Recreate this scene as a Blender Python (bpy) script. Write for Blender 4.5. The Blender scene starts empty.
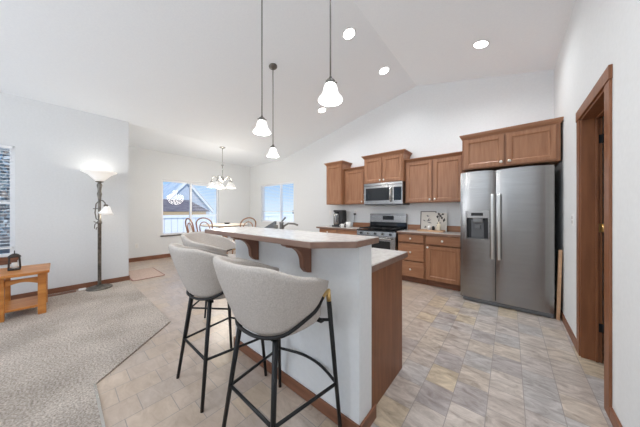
import bpy, bmesh, math, random
from mathutils import Vector, Matrix
random.seed(7)
SC = bpy.context.scene
COL = SC.collection
PI = math.pi
R = math.radians

# ------------------------------------------------------------------ camera
H = 1.24
cam = bpy.data.cameras.new('camera')
cam.sensor_width = 36.0
cam.lens = 222.4 / 640 * 36
cam.shift_y = -2.0 / 640
cam.clip_start = 0.05
camo = bpy.data.objects.new('camera', cam)
COL.objects.link(camo)
camo.location = (0, 0, H)
camo.rotation_euler = (R(90), 0, R(40.44))
SC.camera = camo

# ------------------------------------------------------------------ world (clear winter sky)
W = bpy.data.worlds.new('sky')
SC.world = W
W.use_nodes = True
nt = W.node_tree
nt.nodes.clear()
wo = nt.nodes.new('ShaderNodeOutputWorld')
bg = nt.nodes.new('ShaderNodeBackground')
tc = nt.nodes.new('ShaderNodeTexCoord')
sp = nt.nodes.new('ShaderNodeSeparateXYZ')
rp = nt.nodes.new('ShaderNodeValToRGB')
nt.links.new(tc.outputs['Generated'], sp.inputs[0])
nt.links.new(sp.outputs['Z'], rp.inputs[0])
e = rp.color_ramp.elements
e[0].position = 0.0
e[0].color = (0.60, 0.74, 0.88, 1)
e[1].position = 0.35
e[1].color = (0.16, 0.34, 0.66, 1)
em = rp.color_ramp.elements.new(0.12)
em.color = (0.30, 0.53, 0.82, 1)
nt.links.new(rp.outputs[0], bg.inputs['Color'])
bg.inputs['Strength'].default_value = 1.15
nt.links.new(bg.outputs[0], wo.inputs[0])


def area(name, loc, rot, sx, sy, power, color=(1, 1, 1)):
    l = bpy.data.lights.new(name, 'AREA')
    l.shape = 'RECTANGLE'
    l.size, l.size_y = sx, sy
    l.energy = power
    l.color = color
    o = bpy.data.objects.new(name, l)
    COL.objects.link(o)
    o.location = loc
    o.rotation_euler = rot
    return o


# added uplight behind the camera, imitating light bounced off the ceiling
area('rear_uplight_fill', (-2.75, -3.52, 1.45), (R(150), 0, 0), 2.2, 2.2, 76, (0.97, 0.985, 1.0))
area('fridge_reflection_fill', (-0.55, -3.52, 2.45), (R(130), 0, 0), 1.6, 0.8, 12, (0.93, 0.97, 1.0))  # added light, gives the fridge top a bright reflection
SUN = bpy.data.lights.new('sun', 'SUN')
SUN.energy = 2.4
SUN.angle = R(3)
SUN.color = (1, 0.96, 0.9)
so = bpy.data.objects.new('sun', SUN)
COL.objects.link(so)
so.rotation_euler = (R(50), 0, R(80))
CAN_POWER = 42      # each recessed lamp
SC.view_settings.view_transform = 'Standard'
SC.view_settings.look = 'None'
SC.view_settings.gamma = 1
SC.view_settings.use_curve_mapping = False
SC.view_settings.exposure = 0.12
SC.cycles.max_bounces = 10
SC.cycles.diffuse_bounces = 7
SC.cycles.sample_clamp_indirect = 6


# ------------------------------------------------------------------ materials
def srgb(r, g, b):
    f = lambda c: (c / 255 / 12.92) if c / 255 <= 0.04045 else ((c / 255 + 0.055) / 1.055) ** 2.4
    return (f(r), f(g), f(b), 1)


def mat(name, col, rough=0.6, metal=0.0, spec=0.5, **k):
    m = bpy.data.materials.new(name)
    m.use_nodes = True
    b = m.node_tree.nodes['Principled BSDF']
    b.inputs['Base Color'].default_value = col if len(col) == 4 else (*col, 1)
    b.inputs['Roughness'].default_value = rough
    b.inputs['Metallic'].default_value = metal
    b.inputs['Specular IOR Level'].default_value = spec
    for kk, v in k.items():
        b.inputs[kk.replace('_', ' ')].default_value = v
    return m


def nodes(m):
    return m.node_tree.nodes, m.node_tree.links, m.node_tree.nodes['Principled BSDF']


def noise_mat(name, c1, c2, scale=(1, 1, 1), nscale=5, rough=0.6, metal=0.0, bump=0.0, detail=4, lo=0.35, hi=0.65, spec=0.5, rvar=0.0):
    """two-colour noise; scale stretches the grain"""
    m = mat(name, c1, rough, metal, spec)
    n, l, b = nodes(m)
    t = n.new('ShaderNodeTexCoord')
    mp = n.new('ShaderNodeMapping')
    mp.inputs['Scale'].default_value = scale
    nz = n.new('ShaderNodeTexNoise')
    nz.inputs['Scale'].default_value = nscale
    nz.inputs['Detail'].default_value = detail
    r = n.new('ShaderNodeValToRGB')
    r.color_ramp.elements[0].position = lo
    r.color_ramp.elements[1].position = hi
    r.color_ramp.elements[0].color = c1
    r.color_ramp.elements[1].color = c2
    l.new(t.outputs['Object'], mp.inputs[0])
    l.new(mp.outputs[0], nz.inputs['Vector'])
    l.new(nz.outputs['Fac'], r.inputs[0])
    l.new(r.outputs[0], b.inputs['Base Color'])
    if bump:
        bp = n.new('ShaderNodeBump')
        bp.inputs['Strength'].default_value = bump
        bp.inputs['Distance'].default_value = 0.01
        l.new(nz.outputs['Fac'], bp.inputs['Height'])
        l.new(bp.outputs[0], b.inputs['Normal'])
    return m


def emit(name, col, strength):
    m = mat(name, (0.9, 0.9, 0.9), 0.4)
    b = m.node_tree.nodes['Principled BSDF']
    b.inputs['Emission Color'].default_value = (*col, 1)
    b.inputs['Emission Strength'].default_value = strength
    return m


M = {}
M['wall'] = noise_mat('wall_paint', srgb(225, 227, 228), srgb(228, 230, 231), nscale=40, rough=0.85, bump=0.01)
M['ceiling'] = noise_mat('ceiling_paint', srgb(238, 242, 246), srgb(241, 245, 248), nscale=60, rough=0.9, bump=0.05)
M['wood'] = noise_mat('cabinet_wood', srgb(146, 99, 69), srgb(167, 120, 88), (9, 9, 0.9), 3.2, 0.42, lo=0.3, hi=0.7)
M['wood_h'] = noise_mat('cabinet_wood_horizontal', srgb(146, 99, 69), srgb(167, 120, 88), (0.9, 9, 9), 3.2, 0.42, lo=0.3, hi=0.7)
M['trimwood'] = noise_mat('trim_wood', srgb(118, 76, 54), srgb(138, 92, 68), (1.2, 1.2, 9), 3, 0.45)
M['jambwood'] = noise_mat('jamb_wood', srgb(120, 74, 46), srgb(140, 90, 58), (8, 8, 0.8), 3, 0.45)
M['bartrim'] = noise_mat('bar_edge_wood', srgb(122, 95, 81), srgb(138, 110, 95), (1, 9, 9), 3, 0.3)
M['corbelwood'] = noise_mat('corbel_wood', srgb(122, 84, 66), srgb(140, 98, 78), (9, 9, 1), 3, 0.45)
M['oak'] = noise_mat('honey_oak', srgb(176, 108, 48), srgb(204, 138, 70), (6, 1.0, 6), 3, 0.35)
M['laminate'] = noise_mat('laminate_top', srgb(196, 191, 187), srgb(214, 210, 206), nscale=26, rough=0.22, detail=8)
M['fabric'] = noise_mat('stool_fabric', srgb(178, 171, 164), srgb(195, 188, 182), nscale=160, rough=0.95, bump=0.12, spec=0.2)
M['black'] = mat('black_metal', (0.012, 0.012, 0.013), 0.45, 0.3)
M['gold'] = mat('brass', srgb(214, 180, 120), 0.28, 1.0)
M['steel'] = noise_mat('brushed_steel', srgb(150, 148, 146), srgb(160, 158, 156), (0.7, 0.7, 60), 3, 0.27, 1.0, detail=3)
M['steel_dark'] = mat('dark_steel', srgb(120, 120, 120), 0.35, 1.0)
M['chrome'] = mat('satin_nickel', srgb(205, 203, 198), 0.25, 1.0)
M['nickel'] = mat('pale_nickel', srgb(226, 222, 214), 0.38, 0.45)
M['grey_metal'] = mat('grey_metal', srgb(120, 118, 114), 0.35, 0.9)
M['bronze'] = noise_mat('aged_pewter', srgb(98, 94, 88), srgb(136, 130, 122), nscale=20, rough=0.4, metal=0.8)
M['dark_iron'] = mat('dark_iron', srgb(62, 56, 52), 0.5, 0.3)
M['blackglass'] = mat('black_glass', (0.012, 0.013, 0.015), 0.08)
M['blackplastic'] = mat('black_plastic', (0.02, 0.02, 0.022), 0.4)
M['greyplastic'] = mat('grey_plastic', srgb(105, 107, 110), 0.5)
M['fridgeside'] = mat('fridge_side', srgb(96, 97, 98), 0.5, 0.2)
M['white'] = mat('white_plastic', srgb(235, 235, 234), 0.4)
M['ceramic'] = mat('white_ceramic', srgb(232, 230, 226), 0.2)
M['vinyl'] = mat('white_vinyl', srgb(244, 245, 246), 0.45)
M['cream'] = mat('cream_ceramic', srgb(226, 214, 190), 0.4)
M['paper'] = mat('paper', srgb(228, 224, 216), 0.8)
M['blond'] = noise_mat('blond_wood', srgb(190, 150, 116), srgb(206, 168, 134), (1, 1, 6), 4, 0.4)
M['bentwood'] = noise_mat('bentwood', srgb(160, 118, 92), srgb(182, 140, 112), nscale=12, rough=0.4)
M['tabletop'] = noise_mat('dining_tabletop', srgb(222, 212, 196), srgb(232, 223, 208), (1, 8, 1), 4, 0.2)
M['can'] = emit('lamp_disc', (1, 0.98, 0.95), 9)
M['pendant_glass'] = emit('pendant_glass', (1, 0.985, 0.96), 1.7)
M['warm_glass'] = emit('warm_glass', (1, 0.93, 0.80), 0.25)
M['lampglass'] = emit('alabaster_glass', (1, 0.95, 0.85), 0.35)
M['screen'] = mat('dark_display', (0.01, 0.012, 0.015), 0.15)


def glass_mat():
    m = bpy.data.materials.new('window_glass')
    m.use_nodes = True
    n, l = m.node_tree.nodes, m.node_tree.links
    n.clear()
    o = n.new('ShaderNodeOutputMaterial')
    mx = n.new('ShaderNodeMixShader')
    mx.inputs[0].default_value = 0.015
    t = n.new('ShaderNodeBsdfTransparent')
    g = n.new('ShaderNodeBsdfGlossy')
    g.inputs['Roughness'].default_value = 0.02
    l.new(t.outputs[0], mx.inputs[1])
    l.new(g.outputs[0], mx.inputs[2])
    l.new(mx.outputs[0], o.inputs[0])
    return m


M['glass'] = glass_mat()


def floor_mat():
    m = mat('stone_look_vinyl', (0.4, 0.37, 0.34), 0.3)
    n, l, b = nodes(m)
    t = n.new('ShaderNodeTexCoord')
    mp = n.new('ShaderNodeMapping')
    mp.inputs['Rotation'].default_value = (0, 0, R(90))
    mp.inputs['Location'].default_value = (0.02, 0.11, 0)
    br = n.new('ShaderNodeTexBrick')
    br.offset = 0.37
    br.offset_frequency = 2
    br.squash_frequency = 2
    br.inputs['Scale'].default_value = 1
    br.inputs['Color1'].default_value = (0, 0, 0, 1)
    br.inputs['Color2'].default_value = (1, 1, 1, 1)
    br.inputs['Mortar'].default_value = (0.5, 0.5, 0.5, 1)
    br.inputs['Mortar Size'].default_value = 0.0022
    br.inputs['Mortar Smooth'].default_value = 0.2
    br.inputs['Brick Width'].default_value = 0.235
    br.inputs['Row Height'].default_value = 0.182
    l.new(t.outputs['Object'], mp.inputs[0])
    l.new(mp.outputs[0], br.inputs['Vector'])
    r = n.new('ShaderNodeValToRGB')
    cr = r.color_ramp
    cr.interpolation = 'CONSTANT'
    cols = [(0.0, srgb(186, 177, 170)), (0.18, srgb(194, 186, 179)), (0.36, srgb(180, 177, 176)), (0.52, srgb(192, 182, 171)),
            (0.66, srgb(188, 181, 177)), (0.78, srgb(172, 166, 165)), (0.90, srgb(194, 181, 160))]
    cr.elements[0].position, cr.elements[0].color = cols[0]
    cr.elements[1].position, cr.elements[1].color = cols[-1]
    for p, c in cols[1:-1]:
        el = cr.elements.new(p)
        el.color = c
    l.new(br.outputs['Color'], r.inputs[0])
    # slate clouding
    nz = n.new('ShaderNodeTexNoise')
    nz.inputs['Scale'].default_value = 13
    nz.inputs['Detail'].default_value = 9
    nz.inputs['Roughness'].default_value = 0.68
    nz.inputs['Distortion'].default_value = 0.8
    mp2 = n.new('ShaderNodeMapping')
    mp2.inputs['Scale'].default_value = (0.55, 1.25, 1)
    l.new(t.outputs['Object'], mp2.inputs[0])
    l.new(mp2.outputs[0], nz.inputs['Vector'])
    r2 = n.new('ShaderNodeValToRGB')
    r2.color_ramp.elements[0].position = 0.32
    r2.color_ramp.elements[1].position = 0.66
    r2.color_ramp.elements[0].color = (0.54, 0.49, 0.455, 1)
    r2.color_ramp.elements[1].color = (1.34, 1.33, 1.32, 1)
    l.new(nz.outputs['Fac'], r2.inputs[0])
    mu = n.new('ShaderNodeMix')
    mu.data_type = 'RGBA'
    mu.blend_type = 'MULTIPLY'
    mu.inputs[0].default_value = 0.85
    l.new(r.outputs[0], mu.inputs[6])
    l.new(r2.outputs[0], mu.inputs[7])
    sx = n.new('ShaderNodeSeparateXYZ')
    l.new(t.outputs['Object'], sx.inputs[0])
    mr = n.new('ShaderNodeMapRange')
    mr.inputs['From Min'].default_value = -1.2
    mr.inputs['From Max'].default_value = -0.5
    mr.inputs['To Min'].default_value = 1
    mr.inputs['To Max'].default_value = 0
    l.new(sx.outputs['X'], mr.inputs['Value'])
    # same vinyl; warmer, evener lighting of the dining side blended into its colour
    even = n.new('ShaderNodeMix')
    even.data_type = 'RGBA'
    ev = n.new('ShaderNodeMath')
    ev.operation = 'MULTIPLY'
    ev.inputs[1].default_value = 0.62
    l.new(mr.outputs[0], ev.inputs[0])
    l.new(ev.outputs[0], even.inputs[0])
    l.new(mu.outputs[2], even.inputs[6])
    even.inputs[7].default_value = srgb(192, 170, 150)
    mo = n.new('ShaderNodeMix')
    mo.data_type = 'RGBA'
    l.new(br.outputs['Fac'], mo.inputs[0])
    l.new(even.outputs[2], mo.inputs[6])
    mo.inputs[7].default_value = srgb(150, 143, 138)
    l.new(mo.outputs[2], b.inputs['Base Color'])
    bp = n.new('ShaderNodeBump')
    bp.inputs['Strength'].default_value = 0.15
    bp.inputs['Distance'].default_value = 0.004
    l.new(nz.outputs['Fac'], bp.inputs['Height'])
    l.new(bp.outputs[0], b.inputs['Normal'])
    return m


M['floor'] = floor_mat()


def carpet_mat():
    m = mat('carpet_pile', (0.4, 0.36, 0.33), 0.98, 0, 0.1)
    n, l, b = nodes(m)
    t = n.new('ShaderNodeTexCoord')
    a = n.new('ShaderNodeTexNoise')
    a.inputs['Scale'].default_value = 75
    a.inputs['Detail'].default_value = 5
    a.inputs['Roughness'].default_value = 0.8
    c = n.new('ShaderNodeTexNoise')
    c.inputs['Scale'].default_value = 2.2
    c.inputs['Detail'].default_value = 3
    l.new(t.outputs['Object'], a.inputs['Vector'])
    l.new(t.outputs['Object'], c.inputs['Vector'])
    r = n.new('ShaderNodeValToRGB')
    r.color_ramp.elements[0].position = 0.36
    r.color_ramp.elements[1].position = 0.64
    r.color_ramp.elements[0].color = srgb(138, 127, 117)
    r.color_ramp.elements[1].color = srgb(228, 217, 206)
    l.new(a.outputs['Fac'], r.inputs[0])
    r2 = n.new('ShaderNodeValToRGB')
    r2.color_ramp.elements[0].color = (0.8, 0.79, 0.78, 1)
    r2.color_ramp.elements[1].color = (1.05, 1.05, 1.05, 1)
    r2.color_ramp.elements[0].position = 0.35
    r2.color_ramp.elements[1].position = 0.65
    l.new(c.outputs['Fac'], r2.inputs[0])
    mu = n.new('ShaderNodeMix')
    mu.data_type = 'RGBA'
    mu.blend_type = 'MULTIPLY'
    mu.inputs[0].default_value = 1
    l.new(r.outputs[0], mu.inputs[6])
    l.new(r2.outputs[0], mu.inputs[7])
    l.new(mu.outputs[2], b.inputs['Base Color'])
    bp = n.new('ShaderNodeBump')
    bp.inputs['Strength'].default_value = 0.7
    bp.inputs['Distance'].default_value = 0.015
    l.new(a.outputs['Fac'], bp.inputs['Height'])
    l.new(bp.outputs[0], b.inputs['Normal'])
    return m


M['carpet'] = carpet_mat()
M['mat_rug'] = noise_mat('mat_weave', srgb(184, 160, 148), srgb(204, 182, 168), nscale=60, rough=0.95)
M['mat_border'] = mat('mat_border', srgb(150, 112, 104), 0.9)
M['snow'] = noise_mat('snowy_ground', srgb(196, 206, 216), srgb(232, 236, 240), nscale=1.6, rough=0.9)
M['roof'] = noise_mat('roof_shingle', srgb(112, 104, 112), srgb(140, 130, 132), (1, 1, 6), 3, 0.9)
M['pale_siding'] = mat('pale_siding', srgb(196, 204, 214), 0.8)
M['shrub'] = noise_mat('shrub_leaves', srgb(150, 140, 90), srgb(186, 176, 124), nscale=9, rough=0.9)
M['siding'] = mat('tan_siding', srgb(206, 178, 140), 0.8)
M['foliage'] = noise_mat('frosted_foliage', srgb(140, 158, 160), srgb(230, 235, 238), nscale=9, rough=0.9)
M['hill'] = noise_mat('hillside', srgb(112, 122, 140), srgb(140, 148, 160), nscale=0.2, rough=1)
M['bark'] = mat('bare_branches', srgb(168, 158, 152), 0.9)


# ------------------------------------------------------------------ mesh builder
class MB:
    def __init__(s):
        s.v, s.f, s.sm, s.mi = [], [], [], []

    def quadify(s, vs, fs, smooth=False, mi=0):
        o = len(s.v)
        s.v += [Vector(p) for p in vs]
        for f in fs:
            s.f.append([i + o for i in f])
            s.sm.append(smooth)
            s.mi.append(mi)
        return s

    def box(s, x0, x1, y0, y1, z0, z1, mi=0):
        x0, x1 = sorted((x0, x1)); y0, y1 = sorted((y0, y1)); z0, z1 = sorted((z0, z1))
        return s.quadify([(x0, y0, z0), (x1, y0, z0), (x1, y1, z0), (x0, y1, z0), (x0, y0, z1), (x1, y0, z1), (x1, y1, z1), (x0, y1, z1)],
                         [(3, 2, 1, 0), (4, 5, 6, 7), (0, 1, 5, 4), (1, 2, 6, 5), (2, 3, 7, 6), (3, 0, 4, 7)], False, mi)

    def prism(s, poly, a0, a1, axis='z', mi=0):
        """poly 2D ccw; extruded along axis. x: poly=(y,z); y: poly=(x,z); z: poly=(x,y)"""
        def P(p, a):
            return {'x': (a, p[0], p[1]), 'y': (p[0], a, p[1]), 'z': (p[0], p[1], a)}[axis]
        n = len(poly)
        vs = [P(p, a0) for p in poly] + [P(p, a1) for p in poly]
        fs = [tuple(range(n)), tuple(range(2 * n - 1, n - 1, -1))] + [(i, n + i, n + (i + 1) % n, (i + 1) % n) for i in range(n)]
        return s.quadify(vs, fs, False, mi)

    def tube(s, pts, r, n=10, closed=False, cap=True, mi=0):
        pts = [Vector(p) for p in pts]
        m = len(pts)
        rs = r if isinstance(r, (list, tuple)) else [r] * m
        up = None
        vs = []
        for i, p in enumerate(pts):
            a = pts[(i - 1) % m] if (closed or i > 0) else p
            b = pts[(i + 1) % m] if (closed or i < m - 1) else p
            t = (b - a).normalized()
            if up is None:
                up = Vector((0, 0, 1)) if abs(t.z) < 0.9 else Vector((1, 0, 0))
            sx = t.cross(up).normalized()
            up = sx.cross(t).normalized()
            for k in range(n):
                q = 2 * PI * k / n
                vs.append(p + (sx * math.cos(q) + up * math.sin(q)) * rs[i])
        fs = []
        for i in range(m if closed else m - 1):
            j = (i + 1) % m
            for k in range(n):
                fs.append((i * n + k, i * n + (k + 1) % n, j * n + (k + 1) % n, j * n + k))
        s.quadify(vs, fs, True, mi)
        if cap and not closed:
            o = len(s.v) - len(vs)
            s.f.append([o + k for k in range(n)][::-1]); s.sm.append(False); s.mi.append(mi)
            s.f.append([o + (m - 1) * n + k for k in range(n)]); s.sm.append(False); s.mi.append(mi)
        return s

    def lathe(s, prof, c=(0, 0, 0), n=24, mat4=None, mi=0, smooth=True):
        c = Vector(c)
        vs, fs = [], []
        m = len(prof)
        for r, z in prof:
            for k in range(n):
                q = 2 * PI * k / n
                p = Vector((r * math.cos(q), r * math.sin(q), z))
                if mat4 is not None:
                    p = mat4 @ p
                vs.append(p + c)
        for i in range(m - 1):
            for k in range(n):
                fs.append((i * n + k, i * n + (k + 1) % n, (i + 1) * n + (k + 1) % n, (i + 1) * n + k))
        o = len(s.v)
        s.quadify(vs, fs, smooth, mi)
        if prof[0][0] > 1e-6:
            s.f.append([o + k for k in range(n)][::-1]); s.sm.append(False); s.mi.append(mi)
        if prof[-1][0] > 1e-6:
            s.f.append([o + (m - 1) * n + k for k in range(n)]); s.sm.append(False); s.mi.append(mi)
        return s


WL = {}     # world location of each unrotated root


def setp(o, label=None, cat=None, group=None, kind=None):
    if label: o['label'] = label
    if cat: o['category'] = cat
    if group: o['group'] = group
    if kind: o['kind'] = kind
    return o


def root(name, loc, label, cat, group=None):
    o = bpy.data.objects.new(name, None)
    o.empty_display_size = 0.1
    COL.objects.link(o)
    o.location = loc
    WL[o.name] = Vector(loc)
    return setp(o, label, cat, group)


def build(name, mb, m, parent=None, loc=None, bevel=0.0, subsurf=0, solid=0.0, label=None, seg=2):
    base = WL[parent.name] if parent is not None else Vector(loc or (0, 0, 0))
    me = bpy.data.meshes.new(name)
    me.from_pydata([tuple(v - base) for v in mb.v], [], mb.f)
    for p, sm, mi in zip(me.polygons, mb.sm, mb.mi):
        p.use_smooth = sm
        p.material_index = mi
    bm = bmesh.new()
    bm.from_mesh(me)
    bmesh.ops.remove_doubles(bm, verts=bm.verts, dist=1e-6)
    bmesh.ops.recalc_face_normals(bm, faces=bm.faces)
    bm.to_mesh(me)
    bm.free()
    for mm in (m if isinstance(m, (list, tuple)) else [m]):
        me.materials.append(M[mm] if isinstance(mm, str) else mm)
    o = bpy.data.objects.new(name, me)
    COL.objects.link(o)
    if parent is not None:
        o.parent = parent
    else:
        o.location = base
    WL[o.name] = base
    if solid:
        md = o.modifiers.new('solid', 'SOLIDIFY'); md.thickness = solid; md.offset = -1
    if bevel:
        md = o.modifiers.new('bevel', 'BEVEL'); md.width = bevel; md.segments = seg; md.limit_method = 'ANGLE'; md.angle_limit = R(40)
    if subsurf:
        md = o.modifiers.new('sub', 'SUBSURF'); md.levels = subsurf; md.render_levels = subsurf
    if label: o['label'] = label
    return o


def struct(name, mb, m, **k):
    return setp(build(name, mb, m, **k), kind='structure')


# ------------------------------------------------------------------ room dimensions
XR = 0.466          # right wall
YB = 4.43           # back (kitchen) wall
YF = -3.6           # wall behind the camera
XL = -7.05          # dining wall
XV = -5.2           # living wall
YV = 0.81           # end of living wall
XC, ZC = -5.25, 2.835      # crease: flat ceiling meets slope
XRG, ZRG = -1.355, 3.64    # ridge
ZR = 3.2            # ceiling height at right wall

fl = MB().box(XL - 0.2, 2.2, YF - 0.2, YB + 0.2, -0.1, 0)
struct('floor', fl, 'floor')
# carpet: thin pile slab with the diagonal edge
cp = MB().prism([(XV, YF), (XR, YF), (XR, 0.16), (-2.24, 0.16), (-2.89, 0.81), (XV, 0.81)], 0, 0.014, 'z')
struct('floor_carpet', cp, 'carpet')

struct('trim_4', MB().box(-2.24, XR, 0.158, 0.172, 0, 0.016), M['chrome'])
# ceiling: flat dining part, left slope, right slope (one slab)
cm = MB()
T = 0.12
cm.box(XL - 0.2, XV - 0.12, YV - 0.12, YB + 0.2, ZC, ZC + T)
cm.prism([(XV - 0.12, ZC), (XC, ZC), (XRG, ZRG), (XR + 0.16, ZR - (ZRG - ZR) / (XR - XRG) * 0.16),
          (XR + 0.16, ZR + T), (XRG, ZRG + T), (XC, ZC + T), (XV - 0.12, ZC + T)] if XC > XV - 0.12 else
         [(XC, ZC), (XRG, ZRG), (XR + 0.16, ZR), (XR + 0.16, ZR + T), (XRG, ZRG + T), (XC, ZC + T)], YF - 0.2, YB + 0.2, 'y')
struct('ceiling', cm, 'ceiling')


def ceil_z(x):
    if x < XC: return ZC
    if x < XRG: return ZC + (ZRG - ZC) * (x - XC) / (XRG - XC)
    return ZRG + (ZR - ZRG) * (x - XRG) / (XR - XRG)


# back wall with window opening
BW = (-6.40, -4.79, 0.90, 2.125)
wb = MB()
x0, x1, z0, z1 = BW
wb.box(XL - 0.15, x0, YB, YB + 0.15, 0, ZC + 0.02)
wb.box(x0, x1, YB, YB + 0.15, 0, z0)
wb.prism([(x0, z1), (x1, z1), (x1, ceil_z(x1) + 0.02), (XC, ZC + 0.02), (x0, ZC + 0.02)], YB, YB + 0.15, 'y')
wb.prism([(x1, 0), (2.2, 0), (2.2, ZR), (XR + 0.05, ZR + 0.02), (XRG, ZRG + 0.02), (x1, ceil_z(x1) + 0.02)], YB, YB + 0.15, 'y')
struct('wall_back', wb, 'wall')

# dining wall (left, far) with window opening
DW = (1.775, 3.31, 0.60, 2.095)
wd = MB()
y0, y1, z0, z1 = DW
wd.box(XL - 0.15, XL, 0.6, y0, 0, ZC + 0.02)
wd.box(XL - 0.15, XL, y1, YB, 0, ZC + 0.02)
wd.box(XL - 0.15, XL, y0, y1, 0, z0)
wd.box(XL - 0.15, XL, y0, y1, z1, ZC + 0.02)
struct('wall_dining', wd, 'wall')
wr = MB().box(XL - 0.15, XV - 0.12, YV - 0.12, YV, 0, ZC + 0.02)
struct('wall_return', wr, 'wall')

# living wall with window opening
LW = (-1.75, -0.395, 0.62, 2.14)
wl = MB()
y0, y1, z0, z1 = LW
wl.box(XV - 0.12, XV, YF, y0, 0, ceil_z(XV) + 0.01)
wl.box(XV - 0.12, XV, y1, YV, 0, ceil_z(XV) + 0.01)
wl.box(XV - 0.12, XV, y0, y1, 0, z0)
wl.box(XV - 0.12, XV, y0, y1, z1, ceil_z(XV) + 0.01)
struct('wall_living', wl, 'wall')

# right wall with doorway
DR = (2.225, 2.90, 2.035)
WT = 0.108
rw = MB()
rw.box(XR, XR + WT, YF, DR[0], 0, ZR + 0.03)
rw.box(XR, XR + WT, DR[1], YB, 0, ZR + 0.03)
rw.box(XR, XR + WT, DR[0], DR[1], DR[2], ZR + 0.03)
struct('wall_right', rw, 'wall')
# pantry beyond the doorway
pw = MB()
pw.box(XR + WT, 2.1, 1.75, 1.85, 0, 2.5)
pw.box(XR + WT, 2.1, 3.75, 3.85, 0, 2.5)
pw.box(2.1, 2.2, 1.75, 3.85, 0, 2.5)
pw.box(XR + WT, 2.2, 1.75, 3.85, 2.5, 2.6)
struct('wall_pantry', pw, 'wall')
# rear wall behind the camera with two openings added for the fill lights
rr = MB()
rr.box(XV, -4.85, YF - 0.15, YF, 0, ZRG + 0.05)
rr.box(-1.55, -1.4, YF - 0.15, YF, 0, ZRG + 0.05)
rr.box(-1.4, XR + WT, YF - 0.15, YF, 0, 2.0)
rr.box(-1.4, XR + WT, YF - 0.15, YF, 2.9, ZRG + 0.05)
rr.box(0.3, XR + WT, YF - 0.15, YF, 2.0, 2.9)
for a, b in ((-4.85, -1.55),):
    rr.box(a, b, YF - 0.15, YF, 0, 0.3)
    rr.box(a, b, YF - 0.15, YF, 2.6, ZRG + 0.05)
struct('wall_rear', rr, 'wall')

# baseboards
BH, BT = 0.078, 0.013


def bb(name, mb):
    return struct(name, mb, 'trimwood', bevel=0.003)


bb('baseboard_living', MB().box(XV, XV + BT, YF, YV + BT, 0, BH + 0.012).box(XV - 0.12, XV + BT, YV, YV + BT, 0, BH + 0.012))
bb('baseboard_dining', MB().box(XL, XL + BT, YV, YB, 0, BH + 0.02))
bb('baseboard_back', MB().box(XL, -3.4, YB - BT, YB, 0, BH))
bb('baseboard_right', MB().box(XR - BT, XR, YF, DR[0] - 0.095, 0, BH).box(XR - BT, XR, DR[1] + 0.09, YB, 0, BH))

# doorway: jambs (structure) and casing
dj = MB()
dj.box(XR - 0.004, XR + WT + 0.004, DR[1] - 0.022, DR[1], 0, DR[2])
dj.box(XR - 0.004, XR + WT + 0.004, DR[0], DR[0] + 0.022, 0, DR[2])
dj.box(XR - 0.004, XR + WT + 0.004, DR[0], DR[1], DR[2] - 0.022, DR[2])
dj.box(XR + 0.075, XR + 0.09, DR[1] - 0.034, DR[1] - 0.022, 0, DR[2] - 0.022)
dj.box(XR + 0.075, XR + 0.09, DR[0] + 0.022, DR[1] - 0.022, DR[2] - 0.034, DR[2] - 0.022)
struct('door_1_jamb', dj, 'jambwood', bevel=0.002)
dc = MB()
dc.box(XR - 0.013, XR, DR[0] - 0.090, DR[0] + 0.004, 0, DR[2] - 0.004)
dc.box(XR - 0.013, XR, DR[1] - 0.004, DR[1] + 0.088, 0, DR[2] - 0.004)
dc.box(XR - 0.017, XR, DR[0] - 0.097, DR[1] + 0.095, DR[2] - 0.004, DR[2] + 0.082)
struct('trim_1', dc, 'jambwood', bevel=0.003)
# door leaf, swung open into the pantry
dl = root('interior_door', (XR + WT + 0.01, DR[1] - 0.02, 0.01), 'brown wooden interior door swung open into the room beyond the doorway', 'door')
build('panel', MB().box(XR + WT + 0.014, XR + WT + 0.74, DR[1] - 0.03, DR[1] + 0.006, 0.012, 2.0), 'jambwood', dl, bevel=0.003)
for z in (0.25, 1.07, 1.8):
    hb = MB().tube([(XR + WT + 0.006, DR[1] - 0.034, z), (XR + WT + 0.006, DR[1] - 0.034, z + 0.07)], 0.006)
    hb.box(XR + WT - 0.03, XR + WT + 0.006, DR[1] - 0.0255, DR[1] - 0.0225, z, z + 0.07)
    build('hinge', hb, 'gold' if z == 1.07 else 'black', dl)


# ------------------------------------------------------------------ windows
def window(n, axis, a0, a1, z0, z1, w0, w1, mull, rail=None):
    """axis 'x': wall runs along x (back wall, w=y range); 'y': wall runs along y."""
    wr_ = bpy.data.objects.new('window_%d' % n, None)
    COL.objects.link(wr_)
    wr_.location = (0, 0, 0)
    WL[wr_.name] = Vector((0, 0, 0))
    wr_['kind'] = 'structure'
    wm = (w0 + w1) / 2

    def bx(mb, p0, p1, q0, q1, r0, r1):
        return mb.box(p0, p1, q0, q1, r0, r1) if axis == 'x' else mb.box(q0, q1, p0, p1, r0, r1)
    fm = MB()
    t = 0.045
    d0, d1 = wm - 0.03, wm + 0.03
    bx(fm, a0, a0 + t, d0, d1, z0, z1)
    bx(fm, a1 - t, a1, d0, d1, z0, z1)
    bx(fm, a0 + t, a1 - t, d0, d1, z0, z0 + t)
    bx(fm, a0 + t, a1 - t, d0, d1, z1 - t, z1)
    bx(fm, mull - 0.028, mull + 0.028, d0, d1, z0 + t, z1 - t)
    if rail:
        bx(fm, a0 + t, a1 - t, d0, d1, rail - 0.02, rail + 0.02)
    build('window_frame', fm, 'vinyl', wr_, bevel=0.004)
    gm = MB()
    bx(gm, a0 + t, mull - 0.028, wm - 0.003, wm + 0.003, z0 + t, z1 - t)
    bx(gm, mull + 0.028, a1 - t, wm - 0.003, wm + 0.003, z0 + t, z1 - t)
    build('window_pane', gm, 'glass', wr_)
    return wr_


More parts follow.
